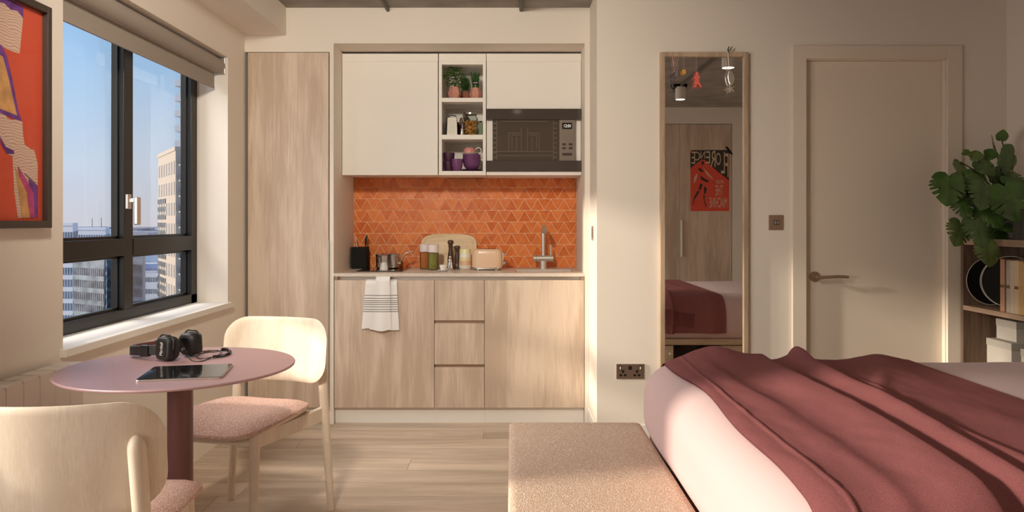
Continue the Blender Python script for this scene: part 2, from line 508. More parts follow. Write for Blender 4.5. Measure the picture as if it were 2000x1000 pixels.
        if bevel:
            md = o.modifiers.new('bevel', 'BEVEL'); md.width = bevel; md.segments = seg; md.limit_method = 'ANGLE'
            md.angle_limit = math.radians(40); md.harden_normals = False
        if kind: o['kind'] = kind
        if label: o['label'] = label
        return o

def spline(pts, k_=8):
    out = []
    for i in range(len(pts) - 1):
        p0 = pts[max(i - 1, 0)]; p1 = pts[i]; p2 = pts[i + 1]; p3 = pts[min(i + 2, len(pts) - 1)]
        for j in range(k_):
            f = j / k_
            out.append(0.5 * ((2 * p1) + (p2 - p0) * f + (2 * p0 - 5 * p1 + 4 * p2 - p3) * f * f + (3 * p1 - p0 - 3 * p2 + p3) * f ** 3))
    out.append(pts[-1]); return out

def box(x0, x1, y0, y1, z0, z1):
    return MB().box(x0, x1, y0, y1, z0, z1)

def tag(o, label, cat=None, group=None, kind=None):
    o['label'] = label
    if cat: o['category'] = cat
    if group: o['group'] = group
    if kind: o['kind'] = kind
    return o

def thing(name, label, cat, loc=(0, 0, 0), rotz=0.0, group=None):
    o = bpy.data.objects.new(name, None)
    o.empty_display_size = 0.05
    o.location = loc; o.rotation_euler = (0, 0, rotz)
    COL.objects.link(o)
    WM[o.name] = Matrix.Translation(Vector(loc)) @ Matrix.Rotation(rotz, 4, 'Z')
    return tag(o, label, cat, group)

def struct(name, mb, m, label=None, **k):
    o = mb.build(name, m, **k)
    o['kind'] = 'structure'
    if label: o['label'] = label
    return o

def copy_tree(o, parent=None):
    c = o.copy(); COL.objects.link(c)
    if parent is not None: c.parent = parent
    WM[c.name] = WM[o.name].copy()
    for ch in [q for q in list(bpy.data.objects) if q.parent == o]:
        copy_tree(ch, c)
    return c

def rrect(w, h, r, n=6, cx=0, cy=0):
    pts = []
    for (sx_, sy_, a0) in ((1, 1, 0), (-1, 1, 90), (-1, -1, 180), (1, -1, 270)):
        for i in range(n + 1):
            a = math.radians(a0 + 90 * i / n)
            pts.append((cx + sx_ * (w / 2 - r) + r * math.cos(a), cy + sy_ * (h / 2 - r) + r * math.sin(a)))
    return pts

def densify(poly, step):
    out = []
    for i, p in enumerate(poly):
        q = poly[(i + 1) % len(poly)]
        d = math.hypot(q[0] - p[0], q[1] - p[1]); k = max(1, int(d / step))
        out += [(p[0] + (q[0] - p[0]) * j / k, p[1] + (q[1] - p[1]) * j / k) for j in range(k)]
    return out

def text_geo(txt):
    cu = bpy.data.curves.new('txt', 'FONT'); cu.body = txt; cu.resolution_u = 3
    t = bpy.data.objects.new('txt', cu); COL.objects.link(t)
    dg = bpy.context.evaluated_depsgraph_get(); dg.update()
    me = bpy.data.meshes.new_from_object(t.evaluated_get(dg))
    vs = [v.co.copy() for v in me.vertices]; fs = [tuple(p.vertices) for p in me.polygons]
    bpy.data.objects.remove(t); bpy.data.curves.remove(cu); bpy.data.meshes.remove(me)
    x0 = min(v.x for v in vs); x1 = max(v.x for v in vs); y0 = min(v.y for v in vs); y1 = max(v.y for v in vs)
    return [((v.x - x0) / (x1 - x0), (v.y - y0) / (y1 - y0)) for v in vs], fs

def add_text(mb, txt, fn):
    """fn(u,v) maps the word's unit box to space"""
    vs, fs = text_geo(txt)
    mb.add([fn(u, v) for u, v in vs], fs)

def P(px, py, Y):
    return Vector(((px - 1000) * Y / F, Y, CZ + (HY - py) * Y / F))

# ================================================================== THE ROOM
XL = -1.584; XR = 2.685; YB = -0.2; D1 = 4.40; D2 = 4.03; ZC = 2.468
NX0, NX1, NZ, NB = -1.0575, 0.431, 2.257, 4.97      # kitchen niche
W1 = (2.619, 4.138); W2 = (0.30, 1.96); WZ = (0.722, 2.116)

# --- floor and its planks
fl = struct('floor', box(XL - 0.2, XR + 0.1, YB - 0.1, 5.05, -0.12, -0.014), 'gap', 'light oak plank floor of the studio room')
PW = 0.1725
joints = {3.415: (-0.895, 1.25), 3.5875: (-0.508, 1.6), 3.76: (-1.30, 0.6), 4.2775: (-1.055, 1.1), 3.2425: (-1.2, 0.35)}
k = -20
while True:
    y0 = 3.2425 + PW * k
    k += 1
    if y0 > 4.95: break
    if y0 < YB - 0.1: continue
    js = joints.get(round(y0, 4))
    if js is None:
        a = XL + 0.3 + ((k * 0.617) % 1.0) * 1.6
        js = (a, a + 1.85)
    xs = [XL - 0.02] + sorted(js) + [XR + 0.02]
    for a, b in zip(xs[:-1], xs[1:]):
        if b - a > 0.05:
            box(a + 0.0007, b - 0.0007, y0 + 0.0006, y0 + PW - 0.0006, -0.014, 0.0).build('plank', 'floor', fl)

struct('ceiling', box(XL - 0.2, XR + 0.1, YB - 0.1, 5.05, ZC, ZC + 0.15), 'concrete', 'bare grey concrete ceiling slab')

# --- left wall with two window openings, the nearer one added
def wall_with_holes(name, label, x0, x1, y0, y1, z0, z1, holes):
    mb = MB(); y = y0
    for (a, b, c, d) in holes:
        mb.box(x0, x1, y, a, z0, z1)
        mb.box(x0, x1, a, b, z0, c); mb.box(x0, x1, a, b, d, z1)
        y = b
    mb.box(x0, x1, y, y1, z0, z1)
    return struct(name, mb, 'wall', label)
wall_with_holes('wall_left', 'warm off white window wall on the left', XL - 0.235, XL, YB, 5.05, 0, ZC,
                [(W2[0], W2[1], WZ[0], WZ[1]), (W1[0], W1[1], WZ[0], WZ[1])])
# --- boxed soffit along the window wall
struct('trim_1', box(XL, -1.338, YB, D1, 2.305, ZC), 'wall', 'boxed-in white soffit along the top of the window wall')

# --- far wall: fascia above the tall cupboard and niche, slim jambs, niche lining
mb = MB()
mb.box(XL, NX0, D1, D1 + 0.02, 2.206, ZC)
mb.box(NX0, NX1, D1, D1 + 0.02, NZ, ZC)
mb.box(NX1, 0.461, D1, D1 + 0.02, NZ, ZC)
mb.box(-1.081, NX0, D1, 5.05, 0, 2.206)
mb.box(NX1, 0.461, D1, 5.05, 0, NZ)
mb.box(NX0 - 0.02, NX1 + 0.02, D1 + 0.02, 5.05, NZ, NZ + 0.03)
mb.box(NX0 - 0.024, NX0, D1 + 0.02, 5.05, 2.206, NZ)
mb.box(NX0, NX1, NB, 5.05, 0, NZ)
mb.box(XL, -1.081, 4.98, 5.05, 0, 2.3)
struct('wall_far', mb, 'wall', 'off white wall framing the kitchen niche')
# --- nearer wall with the mirror and door, and its return beside the kitchen
DX0, DX1, DZ = 1.590, 2.357, 2.084
mb = MB()
mb.box(0.461, 0.56, D2, D1 + 0.65, 0, ZC)
mb.box(0.56, DX0, D2, D2 + 0.12, 0, ZC)
mb.box(DX1, XR + 0.1, D2, D2 + 0.12, 0, ZC)
mb.box(DX0, DX1, D2, D2 + 0.12, DZ, ZC)
struct('wall_bathroom', mb, 'wall', 'off white wall holding the mirror and the door')
struct('wall_right', box(XR, XR + 0.1, YB, D2, 0, ZC), 'wall', 'off white right-hand wall behind the shelf unit')
# --- wall behind the camera (seen in the mirror) with built-in wardrobe
mb = MB()
mb.box(XL, 0.68, YB - 0.1, YB, 0, ZC); mb.box(0.68, 2.44, YB - 0.1, YB, 2.285, ZC); mb.box(2.44, XR, YB - 0.1, YB, 0, ZC)
mb.box(0.68, 2.44, YB - 0.72, YB - 0.66, 0, ZC)
struct('wall_rear', mb, 'wall', 'off white wall around the built-in wardrobe, seen in the mirror')
# skirting
struct('baseboard_bathroom', box(0.464, 0.79, D2 - 0.012, D2, 0, 0.10).box(1.28, 1.515, D2 - 0.012, D2, 0, 0.10).box(0.449, 0.461, D2 - 0.012, D1, 0, 0.10),
       'white', 'low white skirting along the wall under the mirror', bevel=0.003)

# ================================================================== WINDOWS
def window(n, ya, yb, handle=True):
    cross = n == 1
    xf, xb = -1.755, -1.815
    z0, z1 = 0.752, WZ[1]; ym = (ya + yb) / 2 + 0.02 if n == 1 else ya + 0.42  # added window's mullion is offset so its shadow misses the bed
    mb = MB()
    mb.box(xb, xf, ya, ya + 0.075, z0, z1); mb.box(xb, xf, yb - 0.075, yb, z0, z1)
    mb.box(xb, xf, ya, yb, z0, z0 + 0.05); mb.box(xb, xf, ya, yb, z1 - 0.06, z1)
    w = struct('window_%d' % n, mb, 'frame', ['black framed window with roller blind, city view beyond', 'second black framed window nearer the camera'][n - 1], bevel=0.002)
    box(xb, xf, ym - 0.04, ym + 0.04, z0 + 0.05, z1 - 0.06).build('mullion', 'frame', w, bevel=0.002)
    if cross:
        box(xb, xf + 0.003, ya + 0.075, ym - 0.04, 1.046, 1.123).build('transom', 'frame', w, bevel=0.002)
        box(xb, xf + 0.003, ym + 0.04, yb - 0.075, 1.046, 1.123).build('transom', 'frame', w, bevel=0.002)
    for (a, b) in ((ya + 0.075, ym - 0.04), (ym + 0.04, yb - 0.075)):
        for (c, d) in (((z0 + 0.05, 1.046), (1.123, z1 - 0.06)) if cross else ((z0 + 0.05, z1 - 0.06),)):
            box(-1.799, -1.795, a, b, c, d).build('pane', 'glass', w)
            g = MB()     # slim glazing bead round the pane
            for (p, q, r_, s_) in ((a, a + 0.012, c, d), (b - 0.012, b, c, d), (a, b, c, c + 0.012), (a, b, d - 0.012, d)):
                g.box(-1.793, -1.779, p, q, r_, s_)
            g.build('glazing_bead', 'frame', w)
    if handle:
        h = box(xf - 0.001, xf + 0.012, ym - 0.03, ym + 0.005, 1.258, 1.325).build('handle', 'alu', w, bevel=0.002, label='silver window handle')
        box(xf + 0.01, xf + 0.045, ym - 0.02, ym, 1.287, 1.307).build('handle_neck', 'alu', h, bevel=0.003)
        box(xf + 0.035, xf + 0.055, ym - 0.026, ym + 0.006, 1.185, 1.312).build('lever', 'alu', h, bevel=0.005, seg=3)
    return w
window(1, *W1)
window(2, *W2)  # unseen window, added to let sun onto the bed and bench
struct('trim_2', box(-1.756, -1.562, 2.600, 4.157, 0.722, 0.752), 'white', 'white window sill under the city window', bevel=0.003)
struct('trim_3', box(-1.756, -1.562, W2[0] - 0.02, W2[1] + 0.02, 0.722, 0.752), 'white', 'white sill of the second window', bevel=0.003)

# roller blinds
def roller_blind(label, ya, yb, zb):
    t = thing('roller_blind', label, 'blind', (-1.635, (ya + yb) / 2, zb))
    MB().cyl((-1.635, ya + 0.016, 2.064), (-1.635, yb - 0.016, 2.064), 0.042, n=28).build('roller', 'blind', t, smooth=40)
    MB().box(-1.652, -1.649, ya + 0.026, yb - 0.030, zb + 0.007, 2.07).build('fabric', 'blind', t)
    MB().box(-1.656, -1.645, ya + 0.026, yb - 0.030, zb, zb + 0.012).build('bottom_bar', 'blind', t, bevel=0.002)
    for q in (yb - 0.016, ya + 0.008):
        MB().box(-1.68, -1.595, q, q + 0.008, 2.02, 2.112).build('bracket', 'alu', t, bevel=0.002)
roller_blind('rolled taupe roller blind at the top of the city window', W1[0], W1[1], 1.938)
roller_blind('second taupe roller blind, drawn lower, on the window nearer the camera', W2[0], W2[1], 1.62)  # unseen blind, added to limit how far the sun reaches

# ================================================================== FRAMED PRINT
t = thing('framed_print', 'large framed abstract print, vermilion with violet and cream shapes, beside window', 'picture', (XL, 2.27, 1.18))
ya, yb, za, zb = 2.03, 2.513, 1.179, 1.923
mb = MB()
xa, xb_ = XL, XL + 0.028
mb.box(xa, xb_, ya, ya + 0.022, za, zb); mb.box(xa, xb_, yb - 0.022, yb, za, zb)
mb.box(xa, xb_, ya + 0.022, yb - 0.022, za, za + 0.024); mb.box(xa, xb_, ya + 0.022, yb - 0.022, zb - 0.024, zb)
mb.build('frame', 'artframe', t, bevel=0.002)
pr = box(XL + 0.002, XL + 0.008, ya + 0.02, yb - 0.02, za + 0.02, zb - 0.02).build('print', 'artred', t)
def art(polys, m, lift):
    mb = MB()
    X = XL + 0.008 + lift
    for poly in polys:
        mb = MB(); pts = []
        for zx, zy in poly:
            px, py = zx * 0.469, zy * 0.47
            Y = min(-X * F / (1000 - px), yb - 0.023)
            z = CZ + (HY - py) * Y / F
            pts.append((Y, min(max(z, za + 0.025), zb - 0.025)))
        mb.prism(pts, lambda a, b: Vector((X - 0.0004, a, b)), lambda a, b: Vector((X, a, b)))
        mb.build('print_shape', m, pr)
art([[(-140, -40), (45, -10), (97, 30), (95, 90), (82, 222), (55, 215), (30, 205), (12, 195), (-10, 190), (-140, 160)],
     [(-60, 420), (8, 450), (30, 490), (52, 500), (75, 490), (93, 505), (96, 560), (103, 600), (125, 618), (143, 625), (157, 680), (157, 770), (125, 745), (100, 722), (80, 720), (55, 650), (30, 640), (10, 585), (-60, 540)],
     [(52, 640), (80, 720), (105, 722), (158, 770), (158, 905), (75, 905), (60, 800)]], 'artcream', 0.0006)
art([[(-100, -60), (45, -8), (98, 28), (97, 75), (72, 45), (45, 40), (20, 15), (-100, -20)],
     [(-30, 170), (8, 190), (30, 235), (52, 330), (77, 462), (92, 503), (60, 495), (-30, 455)],
     [(0, 565), (25, 610), (58, 625), (60, 640), (30, 640), (5, 600)], [(118, 742), (158, 772), (158, 905), (135, 905), (128, 820)]], 'artpurple', 0.0012)
art([[(-30, 210), (12, 235), (35, 320), (62, 440), (72, 480), (-30, 440)], [(62, 690), (85, 735), (112, 790), (125, 905), (95, 905), (78, 800)]], 'artyellow', 0.0018)
art([[(75, 690), (110, 745), (138, 800), (146, 905), (126, 905), (112, 800), (80, 730)]], 'artpink', 0.0024)
box(XL + 0.0135, XL + 0.0155, ya + 0.021, yb - 0.021, za + 0.022, zb - 0.022).build('glazing', 'glass', t)

# ================================================================== RADIATOR
t = thing('radiator', 'beige column radiator on the wall beneath the framed print', 'radiator', (-1.535, 2.1, 0.1))
for i in range(12):
    y1 = 2.577 - 0.079 * i; y0 = y1 - 0.0765
    s = box(-1.495, -1.487, y0, y1, 0.12, 0.706).box(-1.56, -1.487, y0 + 0.006, y1 - 0.006, 0.700, 0.716).box(-1.555, -1.495, y0 + 0.03, y1 - 0.03, 0.12, 0.702)
    s.box(-1.565, -1.557, y0, y1, 0.12, 0.706)
    s.build('fin', 'radiator', t, bevel=0.003)
MB().cyl((-1.526, 2.577, 0.16), (-1.526, 1.55, 0.16), 0.014).cyl((-1.526, 2.577, 0.66), (-1.526, 1.55, 0.66), 0.014).build('pipe', 'radiator', t, smooth=40)
for yb_ in (2.3, 1.8): MB().box(-1.5835, -1.566, yb_, yb_ + 0.03, 0.2, 0.62).build('bracket', 'alu', t)

# ================================================================== KITCHEN
def panel(x0, x1, y0, y1, z0, z1, name, m, parent, bev=0.0015):
    return box(x0, x1, y0, y1, z0, z1).build(name, m, parent, bevel=bev)

# --- tall cupboard left of the niche
t = thing('tall_cupboard', 'full-height oak cupboard between window wall and kitchen niche', 'cupboard', (-1.325, 4.65, 0))
panel(-1.568, -1.083, D1 + 0.02, 4.97, 0.098, 2.203, 'carcass', 'gap', t)
panel(-1.566, -1.087, D1, D1 + 0.02, 0.098, 2.203, 'door', 'oak', t)
panel(-1.568, -1.083, D1 + 0.03, D1 + 0.05, 0, 0.098, 'plinth', 'white', t)
panel(-1.0885, -1.0825, D1 - 0.010, D1 + 0.004, 0.10, 1.09, 'handle', 'alu', t)

# --- base units
def base_front(x0, x1, zs, t, mname='door'):
    for (a, b) in zs:
        panel(x0 + 0.0012, x1 - 0.0012, D1 + 0.004, D1 + 0.024, a, b, mname, 'oak', t)
XA, XBk = -0.461, -0.164       # unit joints
ZT = 0.853; ZB = 0.096
for (nm, lab, x0, x1, zs, part) in (
        ('base_cabinet', 'oak base cabinet with the tea towel hanging on its door', NX0 + 0.002, XA, [(ZB, ZT)], 'door'),
        ('drawer_unit', 'narrow oak drawer unit of three drawers between two base cabinets', XA, XBk, [(0.614, ZT), (0.353, 0.596), (ZB, 0.335)], 'drawer'),
        ('base_cabinet', 'oak base cabinet under the sink, right of the drawers', XBk, NX1 - 0.002, [(ZB, ZT)], 'door')):
    t = thing(nm, lab, 'cabinet', ((x0 + x1) / 2, 4.68, 0))
    panel(x0, x1, D1 + 0.034, 4.95, ZB, 0.70, 'carcass', 'gap', t)
    base_front(x0, x1, zs, t, part)
    if part == 'drawer':
        for z in (0.605, 0.344):
            panel(x0 + 0.003, x1 - 0.003, D1 + 0.020, D1 + 0.034, z - 0.009, z + 0.009, 'grip_channel', 'bronze', t, 0)
    panel(x0, x1, D1 + 0.034, D1 + 0.05, 0.853, 0.874, 'rail', 'alu', t, 0)
    panel(x0 + 0.0002, x1 - 0.0002, D1 + 0.034, D1 + 0.052, 0, ZB, 'plinth', 'white', t, 0)
    if x0 < -1 or x1 > 0.4:
        xx = x0 if x0 < -1 else x1 - 0.022
        panel(xx, xx + 0.022, D1 + 0.006, D1 + 0.034, 0.8545, 0.8735, 'rail_end_cap', 'bronze', t, 0)

# --- worktop with a moulded sink
SK = (0.02, 0.375, 4.50, 4.77)
mb = MB()
mb.box(NX0, SK[0], D1, NB, 0.875, 0.894); mb.box(SK[1], NX1, D1, NB, 0.875, 0.894)
mb.box(SK[0], SK[1], D1, SK[2], 0.875, 0.894); mb.box(SK[0], SK[1], SK[3], NB, 0.875, 0.894)
tag(mb.build('worktop', 'stone'), 'pale stone kitchen worktop with a sink, above the oak base cabinets', 'worktop')
t = thing('sink', 'pale moulded sink let into the right end of the worktop', 'sink', (0.2, 4.63, 0.72))
mb = MB()
a, b, c, d = SK
mb.box(a - 0.004, a, c - 0.004, d + 0.004, 0.72, 0.8745); mb.box(b, b + 0.004, c - 0.004, d + 0.004, 0.72, 0.8745)
mb.box(a, b, c - 0.004, c, 0.72, 0.8745); mb.box(a, b, d, d + 0.004, 0.72, 0.8745); mb.box(a, b, c, d, 0.715, 0.72)
mb.build('basin', 'stone', t)
MB().lathe([(0.03, 0), (0.03, 0.003), (0.02, 0.003), (0.018, 0.001)], (0.2, 4.64, 0.72)).build('drain', 'chrome', t, smooth=40)

# --- splashback and its triangular tiles
sp = struct('wall_splashback', box(NX0 + 0.001, NX1 - 0.001, NB - 0.006, NB - 0.001, 0.894, 1.50), 'grout', 'orange triangle-tiled splashback wall behind the worktop')
TB, TH = 0.0878, 0.0765
ZB0 = 0.8935
g = 0.0016
def clip(poly, ax, lim, keep_less):
    out = []
    for i, p in enumerate(poly):
        q = poly[(i + 1) % len(poly)]
        ip = (p[ax] <= lim) if keep_less else (p[ax] >= lim)
        iq = (q[ax] <= lim) if keep_less else (q[ax] >= lim)
        if ip: out.append(p)
        if ip != iq:
            f = (lim - p[ax]) / (q[ax] - p[ax])
            out.append((p[0] + (q[0] - p[0]) * f, p[1] + (q[1] - p[1]) * f))
    return out
x_apex0 = (640 + 665 * 0.27 - 1000) * NB / F
tri_cache = {}
rt = random.Random(3)
for r in range(8):
    z0 = ZB0 + r * TH
    for kk in range(-12, 30):
        for up in (True, False):
            xc = x_apex0 + kk * TB + (0 if up else TB / 2)
            if up: tri = [(xc - TB / 2, z0), (xc + TB / 2, z0), (xc, z0 + TH)]
            else: tri = [(xc - TB / 2, z0 + TH), (xc, z0), (xc + TB / 2, z0 + TH)]
            gx = sum(p[0] for p in tri) / 3; gz = sum(p[1] for p in tri) / 3
            q = 1 - g * 2.2 / (TH / 3) * 0.5
            tri = [(gx + (p[0] - gx) * q, gz + (p[1] - gz) * q) for p in tri]
            full = tri
            tri = clip(clip(clip(tri, 0, NX0 + 0.0025, False), 0, NX1 - 0.0025, True), 1, 1.4985, True)
            if len(tri) < 3: continue
            if max(p[0] for p in tri) - min(p[0] for p in tri) < 0.006: continue
            y1 = NB - 0.006; y0 = y1 - 0.0030 - rt.random() * 0.0022
            key = (up, len(tri) == 3 and tri == full)
            cx = sum(p[0] for p in tri) / len(tri); cz = sum(p[1] for p in tri) / len(tri)
            # bevelled piece: front face a little smaller, surface slightly tilted
            tx, tz = rt.uniform(-0.018, 0.018), rt.uniform(-0.018, 0.018)
            mb = MB()
            n_ = len(tri)
            back = [Vector((x, y1, z)) for x, z in tri]
            mid = [Vector((x, y0 + 0.0012, z)) for x, z in tri]
            fr = [Vector((cx + (x - cx) * 0.965, y0 + (x - cx) * tx + (z - cz) * tz, cz + (z - cz) * 0.965)) for x, z in tri]
            fs = [tuple(range(2 * n_, 3 * n_))]
            for a_ in range(n_):
                b_ = (a_ + 1) % n_
                fs += [(a_, b_, n_ + b_, n_ + a_), (n_ + a_, n_ + b_, 2 * n_ + b_, 2 * n_ + a_)]
            mb.add(back + mid + fr, fs)
            mb.build('tile', 'tile', sp)

# --- wall units
YU = 4.61
def U(px, py): return ((px - 1000) * YU / F, CZ + (HY - py) * YU / F)
UZ1 = U(0, 120)[1]; UZ0 = U(0, 342)[1]
xd = U(855.5, 0)[0]; xs0 = U(857, 0)[0]; xs1 = U(949, 0)[0]; xm0 = U(950, 0)[0]; xm1 = NX1 - 0.0015
t = thing('wall_cupboard', 'plain white wall cupboard left of the open shelves', 'cupboard', (-0.76, 4.78, UZ0))
panel(NX0 + 0.002, xd, YU + 0.02, 4.95, UZ0 + 0.004, UZ1, 'carcass', 'cab', t)
panel(NX0 + 0.003, xd - 0.001, YU, YU + 0.019, UZ0, UZ1, 'door', 'cab', t)
panel(xd - 0.006, xd - 0.001, YU - 0.010, YU, U(0, 322)[1], U(0, 292)[1], 'pull_tab', 'cab', t, 0.001)
panel(NX0 + 0.002, xd, YU + 0.004, YU + 0.02, UZ1 + 0.001, NZ - 0.012, 'filler', 'cab', t)

t = thing('open_shelf_unit', 'narrow white open shelf unit of three compartments above the worktop', 'shelf unit', ((xs0 + xs1) / 2, 4.78, UZ0))
tz = [U(0, y)[1] for y in (120, 126, 191, 199, 263, 272, 334, 342)]
panel(xs0, xs0 + 0.019, YU, 4.95, UZ0, UZ1, 'side_panel', 'cab', t, 0.001)
panel(xs1 - 0.019, xs1, YU, 4.95, UZ0, UZ1, 'side_panel', 'cab', t, 0.001)
for a in range(0, 8, 2):
    panel(xs0 + 0.019, xs1 - 0.019, YU, 4.95, tz[a + 1], tz[a], 'shelf', 'cab', t, 0.001)
panel(xs0 + 0.019, xs1 - 0.019, 4.90, 4.95, UZ0, UZ1, 'back_panel', 'cab', t, 0)
panel(xs0, xs1, YU + 0.004, YU + 0.02, UZ1 + 0.001, NZ - 0.012, 'filler', 'cab', t, 0)
SH = [tz[2], tz[4], tz[6]]     # standing levels of the three compartments

zmt = U(0, 213)[1]
t = thing('wall_cupboard', 'white flap cupboard above the microwave', 'cupboard', ((xm0 + xm1) / 2, 4.78, zmt))
panel(xm0, xm1, YU + 0.02, 4.95, zmt + 0.003, UZ1, 'carcass', 'cab', t)
panel(xm0 + 0.001, xm1 - 0.001, YU, YU + 0.019, zmt + 0.002, UZ1, 'door', 'cab', t)
panel(xm0 + 0.001, xm0 + 0.006, YU - 0.01, YU, U(0, 203)[1], U(0, 181)[1], 'pull_tab', 'cab', t, 0.001)
panel(xm0, xm1, YU + 0.004, YU + 0.02, UZ1 + 0.001, NZ - 0.012, 'filler', 'cab', t, 0)
tag(box(xm0, xm1, YU, 4.95, UZ0, U(0, 335)[1] - 0.0005).build('microwave_shelf', 'cab', bevel=0.001), 'thin white board carrying the built-in microwave', 'shelf')

# --- built-in microwave
zb0 = U(0, 335)[1]; zb1 = U(0, 314)[1]; zt0 = U(0, 234)[1]
t = thing('microwave', 'built-in microwave with smoked glass bands and a clock', 'microwave', ((xm0 + xm1) / 2, 4.76, zb0))
panel(xm0 + 0.001, xm1 - 0.001, YU + 0.02, 4.93, zb0, zmt - 0.001, 'housing', 'cab', t, 0)
panel(xm0 + 0.001, xm1 - 0.001, YU - 0.014, YU + 0.019, zt0, zmt - 0.0005, 'top_band', 'ovenband', t)
panel(xm0 + 0.001, xm1 - 0.001, YU - 0.014, YU + 0.019, zb0, zb1, 'bottom_band', 'ovenband', t)
x0 = U(962, 0)[0]; x1 = U(1092, 0)[0]; x2 = U(1124, 0)[0]
dr = panel(x0, x1, YU - 0.004, YU + 0.019, zb1, zt0, 'door', 'ovenglass', t)
mb = MB()
yy = YU - 0.005
def ln(xa, ya_, xb2, yb2, w=0.5):
    a = U(xa, ya_); b = U(xb2, yb2); r_ = w * 0.0032 / 2
    mb.box(min(a[0], b[0]) - r_, max(a[0], b[0]) + r_, yy - 0.0008, yy + 0.001, min(a[1], b[1]) - r_, max(a[1], b[1]) + r_)
for args in ((994, 260, 994, 296), (1000, 264, 1000, 290), (994, 260, 1018, 260), (1018, 250, 1018, 296), (1000, 264, 1016, 264), (1030, 250, 1030, 296),
             (1030, 260, 1053, 260), (1053, 260, 1053, 296), (1048, 264, 1048, 290), (1034, 264, 1048, 264), (1009, 268, 1009, 296), (1039, 268, 1039, 296),
             (964, 296, 1080, 296), (970, 304, 1080, 304), (980, 237, 1070, 237)):
    ln(*args)
for q in range(8):
    ln(964, 241 + q * 9.5, 969, 241 + q * 9.5, 0.9); ln(1082, 241 + q * 9.5, 1087, 241 + q * 9.5, 0.9)
ln(970.5, 236, 970.5, 312); ln(1080.5, 236, 1080.5, 312)
mb.build('inner_rack', 'ovenwire', dr)
cp = panel(x1 + 0.001, x2, YU - 0.003, YU + 0.019, zb1, zt0, 'control_panel', 'ovenpanel', t)
a = U(1098, 252); b = U(1117, 240)
box(a[0], b[0], yy - 0.0005, yy + 0.003, a[1], b[1]).build('clock_display', 'screen', cp)
mb = MB()
a = U(1101.5, 249); b = U(1114.5, 243)
add_text(mb, '12:01', lambda u, v: Vector((a[0] + (b[0] - a[0]) * u, yy - 0.0008, a[1] + (b[1] - a[1]) * v)))
mb.build('clock_digits', 'led', cp, fixn=False)
for (bx, by, w_, h_) in ((1098, 280, 7, 4), (1111, 280, 7, 4), (1098, 287.5, 7, 4), (1111, 287.5, 7, 4), (1098, 299, 19, 5)):
    a = U(bx, by + h_); b = U(bx + w_, by)
    box(a[0], b[0], yy - 0.001, yy + 0.003, a[1], b[1]).build('button', 'ovenband', cp, bevel=0.0008)
for q in range(3):
    for w_ in range(4):
        a = U(1098 + w_ * 5, 259 + q * 6.5); box(a[0], a[0] + 0.009, yy - 0.0004, yy + 0.003, a[1] - 0.003, a[1]).build('touch_key', 'ovenwire', cp)

# ------------------------------------------------------------------ items on the open shelves
def pot_facet(x, y, z, w, h, n=6, rot=0.0):
    r = w / 2
    mtx = Matrix.Rotation(rot, 3, 'Z')
    return MB().lathe([(r * 0.62, 0), (r, h * 0.48), (r * 0.66, h), (r * 0.56, h), (r * 0.56, h * 0.85)], (x, y, z), n, mtx)
def small_leaf(mb, p, d, L, w):
    d = Vector(d).normalized(); s = d.cross(Vector((0, 0, 1)))
    if s.length < 1e-3: s = Vector((1, 0, 0))
    s.normalize(); up = s.cross(d)
    pts = [(0, 0), (0.3, 0.5), (0.62, 0.42), (1, 0)]
    vs = [p] + [p + d * (L * a) + s * (w * b) + up * 0.15 * L * a for a, b in pts[1:3]] + [p + d * L - up * 0.1 * L] + [p + d * (L * a) - s * (w * b) + up * 0.15 * L * a for a, b in pts[2:0:-1]]
    mb.add(vs, [(0, 1, 2, 3), (0, 3, 4, 5)])
rh = random.Random(11)
